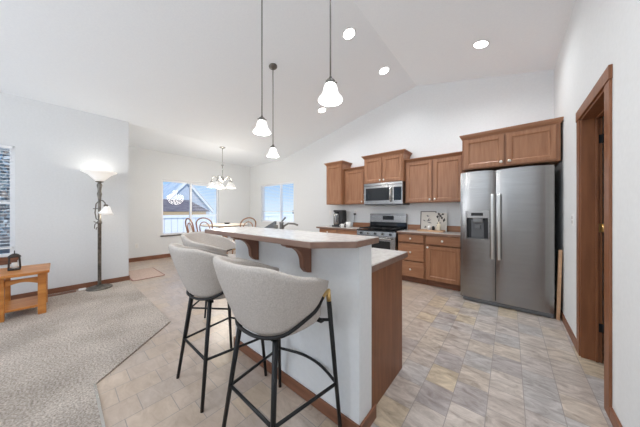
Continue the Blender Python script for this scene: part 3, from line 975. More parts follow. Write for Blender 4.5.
def make_stool(label):
    s = root('bar_stool', (0, 0, 0), label, 'bar stool', 'bar stools along the breakfast bar')
    N, K = 36, 9

    def path(t):
        """t in [-1,1], 0 = middle of the back; U-shape opening to +Y"""
        sg = -1 if t < 0 else 1
        a = abs(t)
        if a <= 0.66:
            q = a / 0.66 * R(90)
            return (sg * 0.308 * math.sin(q) ** 0.80, -0.03 - 0.300 * max(0, math.cos(q)) ** 0.80)
        q = (a - 0.66) / 0.34
        return (sg * (0.308 - 0.085 * ss(q)), -0.03 + 0.20 * q)

    def table(tt, a):
        for (a0, v0), (a1, v1) in zip(tt[:-1], tt[1:]):
            if a <= a1 + 1e-9:
                return v0 + (v1 - v0) * (a - a0) / (a1 - a0)
        return tt[-1][1]

    def smooth(tt, t):
        return sum(table(tt, min(1, abs(abs(t) + d))) for d in (-0.06, -0.03, 0, 0.03, 0.06)) / 5

    def ztop(t):
        return smooth([(0, 1.015), (0.3, 1.013), (0.4, 0.995), (0.5, 0.966), (0.6, 0.948), (0.75, 0.915), (0.9, 0.882), (1, 0.855)], t)

    def zbot(t):
        return smooth([(0, 0.662), (0.25, 0.665), (0.4, 0.676), (0.5, 0.698), (0.6, 0.735), (0.72, 0.776), (0.85, 0.797), (1, 0.812)], t)

    def pt(t, v):
        x, y = path(t)
        zb, zt = zbot(t), ztop(t)
        hgt = (zt - zb) / 0.379
        inset = 0.36 * max(0, min(1, hgt)) ** 1.2 * (1 - v) ** 1.3
        cx, cy = 0.0, 0.03
        return Vector((x + (cx - x) * inset, y + (cy - y) * inset, zb + (zt - zb) * v))
    vs, fs = [], []
    for i in range(N + 1):
        t = -1 + 2 * i / N
        for k in range(K + 1):
            vs.append(pt(t, k / K))
    for i in range(N):
        for k in range(K):
            fs.append((i * (K + 1) + k, (i + 1) * (K + 1) + k, (i + 1) * (K + 1) + k + 1, i * (K + 1) + k + 1))
    # closed shell with inner skin
    o_ = len(vs)
    TH = 0.042
    for i in range(N + 1):
        t = -1 + 2 * i / N
        for k in range(K + 1):
            p = pt(t, k / K)
            d = Vector((p.x, p.y - 0.06, 0))
            d = d.normalized() if d.length > 1e-4 else Vector((0, -1, 0))
            q = p - d * TH
            vs.append(q)
    fi = [tuple(reversed([a + o_ for a in f])) for f in fs]
    rim = []
    for i in range(N):
        for k in (0, K):
            a, b = i * (K + 1) + k, (i + 1) * (K + 1) + k
            rim.append((a, b, b + o_, a + o_))
    for k in range(K):
        for i in (0, N):
            a, b = i * (K + 1) + k, i * (K + 1) + k + 1
            rim.append((a, b, b + o_, a + o_))
    sh = build('backrest', MB().quadify(vs, fs + fi + rim, True), 'fabric', s, subsurf=1)
    # seat cushion
    vs, fs = [], []
    n = 32
    rows = [(0.80, 0.640), (0.93, 0.645), (0.99, 0.665), (1.0, 0.70), (0.96, 0.735), (0.85, 0.75), (0.55, 0.757), (0.01, 0.76)]
    for sc, z in rows:
        for k in range(n):
            q = 2 * PI * k / n
            cx_, sy2 = math.cos(q), math.sin(q)
            ex = 0.6
            px = 0.2 * math.copysign(abs(cx_) ** ex, cx_) * sc
            py = 0.005 + 0.195 * math.copysign(abs(sy2) ** ex, sy2) * sc
            if py < 0:
                px *= 1 - 0.25 * (py / -0.2) ** 2
            vs.append((px, py, z))
    for i in range(len(rows) - 1):
        for k in range(n):
            fs.append((i * n + k, i * n + (k + 1) % n, (i + 1) * n + (k + 1) % n, (i + 1) * n + k))
    fs.append(tuple(range(n))[::-1]); fs.append(tuple((len(rows) - 1) * n + k for k in range(n)))
    build('seat', MB().quadify(vs, fs, True), 'fabric', s)
    # frame band
    def edge(t):
        p = pt(t, 0)
        d = Vector((p.x, p.y - 0.06, 0)).normalized()
        return p + d * 0.002 - Vector((0, 0, 0.004))
    ts = [-0.95 + 1.9 * i / 44 for i in range(45)]
    bd = MB().tube([edge(t) for t in ts], 0.0088, 8)
    bd.box(-0.15, 0.15, -0.15, -0.125, 0.628, 0.642).box(-0.19, 0.19, 0.13, 0.155, 0.628, 0.642).box(-0.012, 0.012, -0.15, 0.15, 0.628, 0.642)
    build('frame', bd, 'black', s)
    for sg in (-1, 1):
        pe = [edge(sg * (0.86 + 0.14 * i / 6)) for i in range(7)]
        build('arm_tip', MB().tube(pe, 0.0108, 8), 'gold', s, label='brass tip at the end of the frame')
    # legs
    FT = lambda sg: Vector((sg * 0.216, 0.158, 0.806))
    FB = lambda sg: Vector((sg * 0.262, 0.215, 0.0))
    RT = lambda sg: Vector((sg * 0.150, -0.150, 0.648))
    RB = lambda sg: Vector((sg * 0.216, -0.226, 0.0))
    for sg in (-1, 1):
        a, b = FB(sg), FT(sg)
        m_ = a.lerp(b, 0.93)
        lg = build('leg', MB().tube([a, a.lerp(b, 0.5), m_], [0.0105, 0.0125, 0.0135], 10), 'black', s)
        build('collar', MB().tube([m_, b], 0.0138, 10), 'gold', lg, label='brass collar at the top of the leg')
        c_ = a.lerp(b, 0.80)
        build('bracket', MB().tube([c_, (sg * 0.16, 0.14, 0.636)], 0.008, 6), 'black', lg)
        a, b = RB(sg), RT(sg)
        build('leg', MB().tube([a, a.lerp(b, 0.5), b], [0.0105, 0.0125, 0.014], 10), 'black', s)
    f = 0.29
    fp = lambda B, T_, sg: B(sg).lerp(T_(sg), f / T_(sg).z)
    fl_, fr__, rl, rr2 = fp(FB, FT, -1), fp(FB, FT, 1), fp(RB, RT, -1), fp(RB, RT, 1)
    arc = [fl_.lerp(fr__, i / 14) + Vector((0, 0.062 * math.sin(PI * i / 14), 0)) for i in range(15)]
    build('footrest', MB().tube(arc, 0.0085, 8).tube([fl_, rl], 0.0085, 8).tube([rl, rr2], 0.0085, 8).tube([rr2, fr__], 0.0085, 8), 'black', s)
    return s


def copy_tree(o, parent=None):
    c = o.copy()
    COL.objects.link(c)
    if parent is not None:
        c.parent = parent
    for ch in o.children:
        copy_tree(ch, c)
    return c


st = make_stool('grey upholstered bar stool nearest the camera, black legs, at the bar end')
for i, (x, y, rz, lb_) in enumerate([(-0.975, 0.80, 0, None), (-1.665, 0.80, 0, 'grey upholstered bar stool in the middle, its back half hidden by the nearest stool'),
                                     (-2.39, 1.11, -45, 'grey upholstered bar stool turned sideways at the far left end of the bar')]):
    o = st if i == 0 else copy_tree(st)
    o.location = (x, y, 0)
    o.rotation_euler = (0, 0, R(rz))
    if lb_: o['label'] = lb_


# ------------------------------------------------------------------ ceiling lights
def can(x, y, label):
    z = ceil_z(x)
    s = (ZRG - ZC) / (XRG - XC) if x < XRG else (ZR - ZRG) / (XR - XRG)
    c = root('recessed_light', (x, y, z), label, 'ceiling light', 'recessed lights in the vaulted ceiling')
    rot = Matrix.Rotation(-math.atan(s), 4, 'Y')
    build('trim_ring', MB().lathe([(0.074, -0.001), (0.076, -0.006), (0.088, -0.006), (0.092, -0.001)], (x, y, z), 32, rot), 'white', c)
    build('lens', MB().lathe([(0.0, -0.0045), (0.076, -0.0045), (0.076, -0.001), (0.0, -0.001)], (x, y, z), 32, rot), 'can', c)
    l = bpy.data.lights.new('recessed_lamp', 'SPOT')
    l.energy = CAN_POWER
    l.spot_size = R(150)
    l.spot_blend = 0.8
    l.shadow_soft_size = 0.07
    l.color = (0.94, 0.975, 1.0)
    lo_ = bpy.data.objects.new('recessed_lamp', l)
    COL.objects.link(lo_)
    lo_.parent = c
    lo_.location = (0, 0, -0.03)


can(-1.614, 2.484, 'round recessed light nearest the camera, left of the ridge')
can(-1.595, 3.518, 'round recessed light left of the ridge, close to the back wall')
can(-2.923, 3.493, 'round recessed light just below the nearest pendant shade in view')
can(-0.278, 3.501, 'round recessed light right of the ridge above the refrigerator')
for x, y, lb_ in ((-0.4, 0.9, 'added recessed light out of view right of the ridge, overhead near the bar end'), (-0.4, -1.6, 'added recessed light out of view right of the ridge near the added rear clerestory opening'),
                  (-2.2, -0.3, 'added recessed light out of view above the middle of the carpet'), (-2.2, -2.2, 'added recessed light out of view above the carpet near the added rear opening')):
    can(x, y, lb_)  # unseen extra cans, added to brighten the room evenly


# ------------------------------------------------------------------ pendants
def pendant(x, y, zb, label):
    zc = ceil_z(x)
    p = root('pendant_light', (x, y, zc), label, 'pendant light', 'bell glass pendants over the bar')
    s = (ZRG - ZC) / (XRG - XC) if x < XRG else (ZR - ZRG) / (XR - XRG)
    rot = Matrix.Rotation(-math.atan(s), 4, 'Y')
    build('canopy', MB().lathe([(0.062, 0.0), (0.060, -0.012), (0.04, -0.026), (0.012, -0.034), (0.0, -0.036)], (x, y, zc), 24, rot), 'grey_metal', p)
    build('rod', MB().tube([(x, y, zc - 0.02), (x, y, zb + 0.15)], 0.0058, 10), 'grey_metal', p)
    build('socket', MB().lathe([(0.010, 0.176), (0.013, 0.160), (0.030, 0.151), (0.036, 0.140), (0.036, 0.122), (0.026, 0.118)], (x, y, zb), 20), 'grey_metal', p)
    sc = MB()
    for k in range(3):
        a = 2 * PI * k / 3 + 0.5
        sc.tube([(x + 0.034 * math.cos(a), y + 0.034 * math.sin(a), zb + 0.13), (x + 0.048 * math.cos(a), y + 0.048 * math.sin(a), zb + 0.13)], [0.004, 0.006], 8)
    build('thumb_screw', sc, 'grey_metal', p)
    prof = [(0.034, 0.172), (0.042, 0.158), (0.049, 0.13), (0.053, 0.10), (0.060, 0.07), (0.072, 0.043), (0.085, 0.024), (0.091, 0.008), (0.088, 0.0), (0.081, 0.001), (0.080, 0.018), (0.066, 0.043), (0.052, 0.07), (0.045, 0.10), (0.04, 0.13), (0.033, 0.155)]
    prof = [(r, z * 0.72) for r, z in prof]
    build('glass_shade', MB().lathe(prof, (x, y, zb), 32), 'pendant_glass', p)
    bl = MB().lathe([(0.0, 0.02), (0.02, 0.025), (0.028, 0.045), (0.024, 0.065), (0.012, 0.085), (0.012, 0.118), (0.0, 0.118)], (x, y, zb), 16)
    build('bulb', bl, 'can', p)
    l = bpy.data.lights.new('pendant_lamp', 'POINT')
    l.energy = 7
    l.color = (1, 0.97, 0.93)
    l.shadow_soft_size = 0.05
    o = bpy.data.objects.new('pendant_lamp', l)
    COL.objects.link(o)
    o.parent = p
    o.location = (0, 0, zb - 0.03 - zc)


pendant(-0.999, 1.29, 2.05, 'bell glass pendant light hanging nearest the camera on a thin rod')
pendant(-1.94, 1.355, 2.05, 'middle bell glass pendant light, its long rod leaving the top of the frame')
pendant(-2.646, 2.04, 2.05, 'bell glass pendant light farthest back, its round ceiling canopy in view')

# ------------------------------------------------------------------ chandelier
CX, CY = -5.43, 2.634
ch = root('chandelier', (CX, CY, ZC), 'five-light brushed chandelier with glass shades over the dining table', 'chandelier')
build('canopy', MB().lathe([(0.07, 0), (0.066, -0.014), (0.03, -0.028), (0.0, -0.03)], (CX, CY, ZC), 24), 'chrome', ch)
build('rod', MB().tube([(CX, CY, ZC - 0.02), (CX, CY, 2.1)], 0.007, 8), 'chrome', ch)
build('column', MB().lathe([(0.0, 2.42), (0.03, 2.41), (0.034, 2.38), (0.016, 2.36), (0.016, 2.12), (0.03, 2.10), (0.045, 2.05), (0.03, 2.0), (0.014, 1.98), (0.0, 1.96)], (CX, CY, 0), 18), 'chrome', ch)
for k in range(5):
    a = 2 * PI * k / 5 + 0.35
    ca, sa = math.cos(a), math.sin(a)
    q = lambda r, z: (CX + r * ca, CY + r * sa, z)
    ar = build('arm', MB().tube([q(0.03, 2.03), q(0.09, 2.03), q(0.16, 2.10), q(0.22, 2.09), q(0.25, 2.02), q(0.25, 1.97)], 0.009, 8), 'chrome', ch)
    build('cup', MB().lathe([(0.018, 0.06), (0.032, 0.04), (0.032, 0.0)], q(0.25, 1.93), 14), 'chrome', ar)
    build('shade', MB().lathe([(0.032, 0.12), (0.05, 0.11), (0.08, 0.06), (0.10, 0.02), (0.105, 0.0), (0.098, 0.0), (0.07, 0.06), (0.03, 0.11)], q(0.25, 1.83), 20), 'warm_glass', ch)
l = bpy.data.lights.new('chandelier_lamp', 'POINT'); l.energy = 48; l.color = (1, 0.93, 0.82); l.shadow_soft_size = 0.25
o = bpy.data.objects.new('chandelier_lamp', l); COL.objects.link(o); o.parent = ch; o.location = (0, 0, 1.72 - ZC)

# ------------------------------------------------------------------ dining table and chairs
dt = root('dining_table', (CX, 2.70, 0), 'pale wood counter-height dining table under the chandelier', 'table')
build('tabletop', MB().lathe([(0.0, 0.89), (0.53, 0.89), (0.55, 0.90), (0.55, 0.915), (0.54, 0.925), (0.0, 0.925)], (CX, 2.70, 0), 40), 'tabletop', dt)
build('pedestal', MB().lathe([(0.0, 0.03), (0.10, 0.04), (0.07, 0.12), (0.05, 0.4), (0.07, 0.7), (0.16, 0.87), (0.16, 0.89), (0.0, 0.89)], (CX, 2.70, 0), 20), 'bentwood', dt)
for k in range(4):
    a = PI / 4 + k * PI / 2
    build('foot', MB().tube([(CX + 0.05 * math.cos(a), 2.70 + 0.05 * math.sin(a), 0.12), (CX + 0.25 * math.cos(a), 2.70 + 0.25 * math.sin(a), 0.06), (CX + 0.38 * math.cos(a), 2.70 + 0.38 * math.sin(a), 0.02)], [0.04, 0.03, 0.02], 8), 'bentwood', dt)
cd = root('candle_dish', (-5.42, 2.75, 0.925), 'small dark dish at the middle of the dining table', 'dish')
build('dish', MB().lathe([(0.0, 0.0), (0.05, 0.0), (0.075, 0.03), (0.07, 0.035), (0.045, 0.01), (0.0, 0.008)], (-5.42, 2.75, 0.925), 18), 'blackplastic', cd)


def make_chair(label):
    c = root('dining_chair', (0, 0, 0), label, 'chair', 'bentwood chairs around the dining table')
    build('seat', MB().lathe([(0.0, 0.615), (0.19, 0.615), (0.2, 0.63), (0.19, 0.648), (0.0, 0.655)], (0, 0, 0), 28), 'blond', c)
    def hoop(w, zt, y0, y1, zb):
        pts = []
        for i in range(25):
            u = -1 + 2 * i / 24
            a = u * R(90)
            if abs(u) > 0.55:
                zz = zt - 0.14 - (abs(u) - 0.55) / 0.45 * (zt - 0.14 - zb)
                pts.append((math.copysign(w * (1 - 0.12 * (abs(u) - 0.55) / 0.45), u), y0 + (y1 - y0) * (zz - zb) / (zt - zb), zz))
            else:
                b = u / 0.55 * R(90)
                zz = zt - 0.14 + 0.14 * math.cos(b)
                pts.append((w * math.sin(b), y0 + (y1 - y0) * (zz - zb) / (zt - zb), zz))
        return pts
    build('back_hoop', MB().tube(hoop(0.19, 1.10, -0.17, -0.26, 0.62), 0.014, 8), 'bentwood', c)
    build('inner_hoop', MB().tube(hoop(0.12, 1.01, -0.17, -0.24, 0.62), 0.011, 8), 'bentwood', c)
    for sx in (-1, 1):
        for sy in (-1, 1):
            build('leg', MB().tube([(sx * 0.14, sy * 0.13, 0.62), (sx * 0.19, sy * 0.18, 0.0)], [0.016, 0.012], 8), 'bentwood', c)
    rg_ = [(0.165 * math.cos(2 * PI * i / 24), 0.155 * math.sin(2 * PI * i / 24), 0.3) for i in range(24)]
    build('foot_ring', MB().tube(rg_, 0.008, 6, closed=True), 'bentwood', c)
    return c


dch = make_chair('bentwood dining chair left of the other hoop-back chair, away from the table')
for i, (x, y, rz, lb_) in enumerate([(-4.86, 1.92, 0, None), (-5.22, 2.26, 32.7, 'bentwood dining chair with its double hoop back pushed to the dining table'),
                                     (-4.67, 2.74, 90, 'bentwood dining chair on the kitchen side of the dining table')]):
    o = dch if i == 0 else copy_tree(dch)
    o.location = (x, y, 0)
    o.rotation_euler = (0, 0, R(rz))
    if lb_: o['label'] = lb_

# floor mat in the dining nook
fmx = root('floor_mat', (-5.55, 1.09, 0), 'small pinkish floor mat with a darker border by the living wall end', 'mat')


def rrect(x0, x1, y0, y1, r):
    out = []
    for cx, cy, a0 in ((x1 - r, y1 - r, 0), (x0 + r, y1 - r, 90), (x0 + r, y0 + r, 180), (x1 - r, y0 + r, 270)):
        for i in range(6):
            a = R(a0 + 18 * i)
            out.append((cx + r * math.cos(a), cy + r * math.sin(a)))
    return out


build('border', MB().prism(rrect(-6.0, -5.08, 0.84, 1.345, 0.05), 0, 0.007, 'z'), 'mat_border', fmx)
build('weave', MB().prism(rrect(-5.98, -5.10, 0.86, 1.325, 0.04), 0.007, 0.009, 'z'), 'mat_rug', fmx)

# ------------------------------------------------------------------ floor lamp
LX, LY = -4.99, 0.42
fp_ = root('floor_lamp', (LX, LY, 0.0), 'pewter torchiere floor lamp with glass bowl and side reading shade by the wall', 'floor lamp')
build('base', MB().lathe([(0.0, 0.014), (0.15, 0.014), (0.155, 0.03), (0.13, 0.045), (0.06, 0.055), (0.03, 0.075), (0.0, 0.08)], (LX, LY, 0), 32), 'bronze', fp_)
build('pole', MB().lathe([(0.018, 0.06), (0.022, 0.1), (0.022, 1.04), (0.03, 1.05), (0.03, 1.075), (0.02, 1.09), (0.018, 1.40), (0.022, 1.46), (0.03, 1.52), (0.022, 1.56), (0.024, 1.6), (0.034, 1.66), (0.02, 1.70), (0.05, 1.715), (0.05, 1.722), (0.0, 1.722)], (LX, LY, 0), 18), 'bronze', fp_)
build('bowl_shade', MB().lathe([(0.035, 1.722), (0.055, 1.735), (0.09, 1.775), (0.135, 1.825), (0.185, 1.855), (0.208, 1.868), (0.206, 1.874), (0.18, 1.864), (0.13, 1.833), (0.085, 1.784), (0.05, 1.745), (0.0, 1.735)], (LX, LY, 0), 36), 'lampglass', fp_)
sx_, sy3 = 0.75, 0.66     # arm direction, roughly toward picture right
q = lambda r, z: (LX + r * sx_, LY + r * sy3, z)
arm = build('side_arm', MB().tube([q(0.0, 1.10), q(-0.05, 1.12), q(-0.07, 1.22), q(-0.055, 1.36), q(0.0, 1.42), q(0.05, 1.415), q(0.085, 1.38), q(0.095, 1.34)], 0.008, 8).tube([q(-0.10, 1.285), q(0.0, 1.285)], 0.007, 8).tube([q(-0.09, 1.08), q(-0.04, 1.06), q(0, 1.07)], 0.007, 8).tube([q(-0.02, 1.08), q(-0.075, 1.03), q(-0.08, 0.97), q(-0.05, 0.955), q(-0.04, 0.99)], 0.006, 8), 'bronze', fp_)
tilt = Matrix.Rotation(R(12), 4, Vector((-sy3, sx_, 0)))
build('reading_shade', MB().lathe([(0.024, 0.12), (0.034, 0.112), (0.048, 0.08), (0.068, 0.035), (0.092, 0.0), (0.086, 0.0), (0.06, 0.037), (0.042, 0.08), (0.018, 0.11)], q(0.10, 1.205), 24, tilt), 'warm_glass', arm)
build('socket', MB().lathe([(0.015, 0.035), (0.026, 0.028), (0.028, 0.0)], q(0.10, 1.32), 14), 'bronze', arm)
for nm, p, e_, sz in (('torchiere_lamp', (0, 0, 1.815), 1.6, 0.035), ('reading_lamp', (0.10 * sx_, 0.10 * sy3, 1.19), 0.5, 0.03)):
    l = bpy.data.lights.new(nm, 'POINT'); l.energy = e_; l.color = (1, 0.93, 0.82); l.shadow_soft_size = sz
    o = bpy.data.objects.new(nm, l); COL.objects.link(o); o.parent = fp_; o.location = p

# ------------------------------------------------------------------ end table (bow front, arched rail, shelf)
ET = root('end_table', (-4.5, -0.28, 0.014), 'honey oak end table with bowed top and lower shelf under the left window', 'end table')
TX0, TX1, TY0, TY1 = -4.83, -4.24, -0.52, -0.075
top = [(TX0, TY0), (TX1 - 0.01, TY0)]
for i in range(13):
    u = i / 12
    top.append((TX1 + 0.028 * math.sin(PI * u), TY0 + (TY1 - TY0) * u))
top += [(TX0, TY1)]
build('tabletop', MB().prism(top, 0.500, 0.532, 'z'), 'oak', ET, bevel=0.008, seg=3)
for x in (TX0 + 0.03, TX1 - 0.085):
    for y in (TY0 + 0.06, TY1 - 0.09):
        build('leg', MB().box(x, x + 0.06, y, y + 0.065, 0.014, 0.50), 'oak', ET, bevel=0.006)
ap = MB()
xf = TX1 - 0.075
ya, yb = TY0 + 0.125, TY1 - 0.09
pr = [(ya, 0.46), (ya, 0.385)]
for i in range(11):
    u = i / 10
    pr.append((ya + (yb - ya) * u, 0.385 + 0.035 * math.sin(PI * u)))
pr += [(yb, 0.385), (yb, 0.46)]
ap.prism(pr, xf, xf + 0.022, 'x')
ap.box(TX0 + 0.05, xf, TY0 + 0.075, TY0 + 0.095, 0.42, 0.5).box(TX0 + 0.05, xf, TY1 - 0.06, TY1 - 0.04, 0.42, 0.5)
build('apron', ap, 'oak', ET, bevel=0.003)
build('shelf', MB().box(TX0 + 0.05, TX1 - 0.055, TY0 + 0.09, TY1 - 0.06, 0.10, 0.125), 'oak', ET, bevel=0.004)

# lantern on the table
lnx, lny, lz = -4.56, -0.35, 0.532
ln = root('candle_lantern', (lnx, lny, lz), 'small dark metal lantern with glass sides standing on the oak end table', 'lantern')
build('base', MB().box(lnx - 0.046, lnx + 0.046, lny - 0.046, lny + 0.046, lz, lz + 0.022), 'dark_iron', ln, bevel=0.004)
fm = MB()
for sx in (-1, 1):
    for sy in (-1, 1):
        fm.tube([(lnx + sx * 0.042, lny + sy * 0.042, lz + 0.02), (lnx + sx * 0.036, lny + sy * 0.036, lz + 0.155)], 0.005, 6)
build('frame', fm, 'dark_iron', ln)
build('glass', MB().box(lnx - 0.035, lnx + 0.035, lny - 0.035, lny + 0.035, lz + 0.024, lz + 0.15), 'glass', ln)
build('candle', MB().lathe([(0.0, 0.022), (0.022, 0.022), (0.022, 0.09), (0.0, 0.092)], (lnx, lny, lz), 16), 'ceramic', ln)
build('roof', MB().lathe([(0.05, 0.155), (0.048, 0.17), (0.03, 0.19), (0.012, 0.2), (0.0, 0.202)], (lnx, lny, lz), 16), 'dark_iron', ln)
build('ring', MB().tube([(lnx + 0.02 * math.cos(2 * PI * i / 14), lny, lz + 0.215 + 0.02 * math.sin(2 * PI * i / 14)) for i in range(14)], 0.003, 6, closed=True), 'dark_iron', ln)

# floor register, small white adapter and cord by the living wall
fg = root('floor_register', (-5.08, 0.02, 0.014), 'long brown floor register set in the carpet beside the living wall', 'floor vent')
build('frame', MB().box(-5.13, -5.03, -0.14, 0.17, 0.014, 0.022), 'trimwood', fg, bevel=0.002)
gv = MB()
for i in range(12):
    gv.box(-5.115, -5.045, -0.125 + i * 0.024, -0.117 + i * 0.024, 0.022, 0.025)
build('louver', gv, 'bronze', fg)
setp(build('power_adapter', MB().box(-5.10, -5.055, 0.195, 0.275, 0.014, 0.04), 'white', loc=(-5.08, 0.235, 0.014), bevel=0.006), 'small white adapter block on the carpet between register and floor lamp', 'adapter')


# ------------------------------------------------------------------ outlets and switches
def plate(name, label, cat, c, axis, sgn, w=0.07, h=0.115, toggles=1, group='wall plates'):
    x, y, z = c
    o = root(name, c, label, cat, group)
    pm, dm = MB(), MB()
    if axis == 'y':   # on back wall, facing -Y
        pm.box(x - w / 2, x + w / 2, y - 0.006, y, z - h / 2, z + h / 2)
        for k in range(2):
            dm.box(x - 0.017, x + 0.017, y - 0.009, y - 0.006, z - 0.036 + k * 0.042, z - 0.006 + k * 0.042)
    else:
        pm.box(x, x + 0.006 * sgn, y - w / 2, y + w / 2, z - h / 2, z + h / 2)
        for k in range(2):
            dm.box(x + 0.006 * sgn, x + 0.009 * sgn, y - 0.017, y + 0.017, z - 0.036 + k * 0.042, z - 0.006 + k * 0.042)
    build('cover_plate', pm, 'white', o, bevel=0.002)
    build('receptacle', dm, 'ceramic', o)
    return o


plate('wall_outlet', 'white outlet on the back wall left of the coffee maker', 'outlet', (-3.43, YB, 1.20), 'y', -1)
plate('wall_outlet', 'white outlet on the back wall right of the coffee maker, a plug in it', 'outlet', (-2.70, YB, 1.22), 'y', -1)
plate('wall_outlet', 'white outlet low on the dining wall left of the window', 'outlet', (XL, 1.25, 0.385), 'x', 1)
plate('light_switch', 'white switch plate on the right wall between refrigerator and door casing', 'switch', (XR, 3.2, 1.16), 'x', -1)
pg = root('power_plug', (-2.70, YB - 0.009, 1.18), 'black plug with a hanging cord above the counter beside the coffee maker', 'plug')
build('plug', MB().box(-2.725, -2.675, YB - 0.05, YB - 0.0095, 1.165, 1.2), 'blackplastic', pg, bevel=0.005)
build('cord', MB().tube([(-2.70, YB - 0.045, 1.168), (-2.70, YB - 0.05, 1.1), (-2.71, YB - 0.05, 1.0), (-2.75, YB - 0.06, 0.9)], 0.004, 6), 'blackplastic', pg)

# ------------------------------------------------------------------ things on the counters
zc_ = 0.889
kx, ky = -2.985, 4.22
cf = root('coffee_maker', (kx, ky, zc_), 'black and silver coffee maker on the counter left of the range', 'coffee maker')
build('base', MB().prism(rrect(kx - 0.16, kx + 0.13, ky - 0.14, ky + 0.1, 0.05), zc_, zc_ + 0.035, 'z'), 'blackplastic', cf, bevel=0.004)
build('tower', MB().prism(rrect(kx + 0.03, kx + 0.13, ky - 0.11, ky + 0.1, 0.04), zc_ + 0.035, zc_ + 0.37, 'z'), 'blackplastic', cf, bevel=0.006)
build('brew_head', MB().prism(rrect(kx - 0.13, kx + 0.13, ky - 0.13, ky + 0.1, 0.07), zc_ + 0.335, zc_ + 0.385, 'z'), 'blackplastic', cf, bevel=0.01)
build('carafe', MB().lathe([(0.0, 0.036), (0.088, 0.036), (0.093, 0.06), (0.093, 0.27), (0.085, 0.31), (0.07, 0.334), (0.0, 0.335)], (kx - 0.055, ky - 0.03, zc_), 24), 'steel', cf)
build('handle', MB().tube([(kx - 0.005, ky - 0.09, zc_ + 0.27), (kx + 0.005, ky - 0.14, zc_ + 0.25), (kx + 0.005, ky - 0.14, zc_ + 0.12), (kx - 0.005, ky - 0.09, zc_ + 0.09)], 0.011, 8), 'blackplastic', cf)


def mug(x, y, r, h, label, handle=True):
    m_ = root('coffee_mug', (x, y, zc_), label, 'mug', 'white mugs beside the coffee maker')
    build('cup', MB().lathe([(0.0, 0.0), (r * 0.85, 0.0), (r, 0.01), (r, h), (r * 0.9, h), (r * 0.88, 0.012), (0.0, 0.01)], (x, y, zc_), 20), 'ceramic', m_)
    build('handle', MB().tube([(x - r * 0.9, y - 0.01, zc_ + h * 0.8), (x - r * 1.5, y - 0.02, zc_ + h * 0.7), (x - r * 1.5, y - 0.02, zc_ + h * 0.35), (x - r * 0.9, y - 0.01, zc_ + h * 0.2)], 0.006, 8), 'ceramic', m_)


mug(-2.81, 4.06, 0.038, 0.075, 'small white mug standing in front, close to the coffee maker')
mug(-2.72, 4.16, 0.055, 0.125, 'larger white mug standing right of the coffee maker, behind the small one')

# leaning prints on a tray
def lean(x0, x1, y, z0, h, th, lean_, mb=None):
    """slab standing on z0, leaning back by lean_ at the top"""
    mb = mb or MB()
    return mb.quadify([(x0, y, z0), (x1, y, z0), (x1, y + th, z0), (x0, y + th, z0), (x0, y + lean_, z0 + h), (x1, y + lean_, z0 + h), (x1, y + th + lean_, z0 + h), (x0, y + th + lean_, z0 + h)],
                      [(3, 2, 1, 0), (4, 5, 6, 7), (0, 1, 5, 4), (1, 2, 6, 5), (2, 3, 7, 6), (3, 0, 4, 7)])


pt_ = root('serving_tray', (-1.05, 4.28, zc_), 'low wooden tray on the counter in front of the leaning prints', 'tray')
tz = zc_
build('board', MB().box(-1.26, -0.845, 4.16, 4.325, tz, tz + 0.016), 'blond', pt_, bevel=0.003)
build('rim', MB().box(-1.26, -0.845, 4.16, 4.172, tz + 0.016, tz + 0.03).box(-1.26, -0.845, 4.313, 4.325, tz + 0.016, tz + 0.03), 'blond', pt_, bevel=0.002)

pA = root('framed_print', (-1.12, 4.40, zc_), 'square framed print with grey sprig drawing, leaning left of the white panel', 'picture')
ly, lz2, lh, ll = 4.350, zc_, 0.355, 0.04
f1 = MB()
fw = 0.012
zz = lambda z: ly + ll * (z - lz2) / lh
for a, b, c2, d2 in ((-1.265, -1.265 + fw, lz2, lz2 + lh), (-1.0 - fw, -1.0, lz2, lz2 + lh), (-1.265 + fw, -1.0 - fw, lz2, lz2 + fw), (-1.265 + fw, -1.0 - fw, lz2 + lh - fw, lz2 + lh)):
    lean(a, b, zz(c2), c2, d2 - c2, 0.014, ll * (d2 - c2) / lh, f1)
build('frame', f1, 'dark_iron', pA)
build('sheet', lean(-1.253, -1.012, zz(lz2 + fw) + 0.006, lz2 + fw, lh - 2 * fw, 0.005, ll * (lh - 2 * fw) / lh), 'paper', pA)
art = MB()
rnd = random.Random(5)


def leafq(mb, x, z, ang, L, w_, yoff=0.002):
    dx, dz = math.cos(ang), math.sin(ang)
    P = [(x, z), (x + dx * L * 0.5 - dz * w_, z + dz * L * 0.5 + dx * w_), (x + dx * L, z + dz * L), (x + dx * L * 0.5 + dz * w_, z + dz * L * 0.5 - dx * w_)]
    f_ = [(p[0], zz(p[1]) + yoff, p[1]) for p in P]
    b_ = [(p[0], zz(p[1]) + yoff + 0.003, p[1]) for p in P]
    mb.quadify(f_ + b_, [(0, 1, 2, 3), (7, 6, 5, 4), (0, 4, 5, 1), (1, 5, 6, 2), (2, 6, 7, 3), (3, 7, 4, 0)])


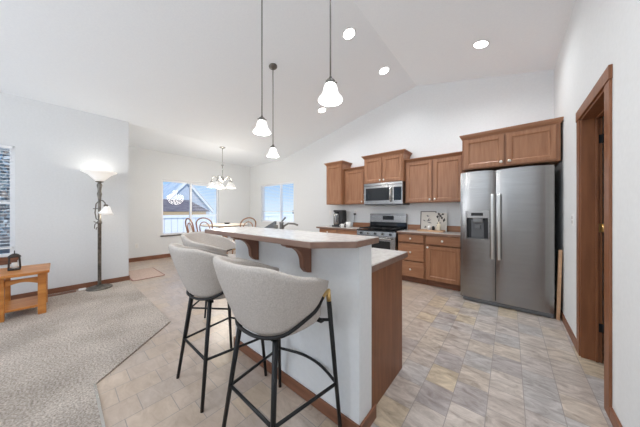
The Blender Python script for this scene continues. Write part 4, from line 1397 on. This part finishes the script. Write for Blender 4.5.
for x, z, a, L in ((-1.17, 1.06, 20, 0.10), (-1.17, 1.06, 155, 0.06), (-1.14, 1.07, 60, 0.06), (-1.15, 1.05, -15, 0.09), (-1.16, 1.15, 10, 0.05), (-1.12, 1.15, 150, 0.05), (-1.2, 0.94, 30, 0.05), (-1.16, 0.94, 120, 0.05)):
    leafq(art, x, z, R(a), L, 0.009)
build('drawing', art, 'greyplastic', pA)
pB = root('art_panel', (-0.92, 4.36, zc_), 'white panel with dark flower shapes leaning right of the framed print', 'picture')
ly, lh = 4.327, 0.325
lz2 = zc_ + 0.0
build('sheet', lean(-1.02, -0.825, ly + 0.006, lz2, lh, 0.012, ll), 'paper', pB)
art = MB()
for x, z, a, L in ((-0.98, 1.12, 80, 0.05), (-0.985, 1.03, 10, 0.06), (-0.94, 1.13, 70, 0.06), (-0.90, 1.10, 100, 0.05), (-0.94, 1.17, 120, 0.05), (-0.88, 1.05, 75, 0.07), (-0.91, 1.18, 30, 0.04), (-0.975, 0.95, 85, 0.07)):
    leafq(art, x, z, R(a), L * 1.15, 0.019, 0.003)
build('drawing', art, 'dark_iron', pB)
tz2 = tz + 0.016
bv = root('bud_vase', (-0.925, 4.225, tz2), 'cream bottle vase with a dark sprig standing on the wooden tray', 'vase')
build('body', MB().lathe([(0.0, 0.0), (0.030, 0.0), (0.034, 0.01), (0.034, 0.09), (0.026, 0.115), (0.013, 0.13), (0.013, 0.16), (0.0, 0.16)], (-0.925, 4.225, tz2), 18), 'cream', bv)
sp_ = MB()
for a, z in ((0.02, 0.26), (-0.02, 0.25), (0.0, 0.29)):
    sp_.tube([(-0.925, 4.225, tz2 + 0.15), (-0.925 + a, 4.225, tz2 + z)], 0.003, 5)
    sp_.lathe([(0.0, -0.012), (0.013, 0.0), (0.0, 0.014)], (-0.925 + a, 4.225, tz2 + z), 8)
build('sprig', sp_, 'blackplastic', bv)
setp(build('salt_shaker', MB().lathe([(0.0, 0.0), (0.024, 0.0), (0.026, 0.05), (0.018, 0.075), (0.0, 0.085)], (-1.01, 4.225, tz2), 16), 'blackplastic', loc=(-1.01, 4.225, tz2)), 'small dark shaker on the wooden tray left of the cream vase', 'shaker')
setp(build('pepper_shaker', MB().lathe([(0.0, 0.0), (0.028, 0.0), (0.03, 0.06), (0.02, 0.085), (0.0, 0.09)], (-1.075, 4.22, tz2), 16), 'ceramic', loc=(-1.075, 4.22, tz2)), 'small white shaker on the wooden tray left of the dark one', 'shaker')
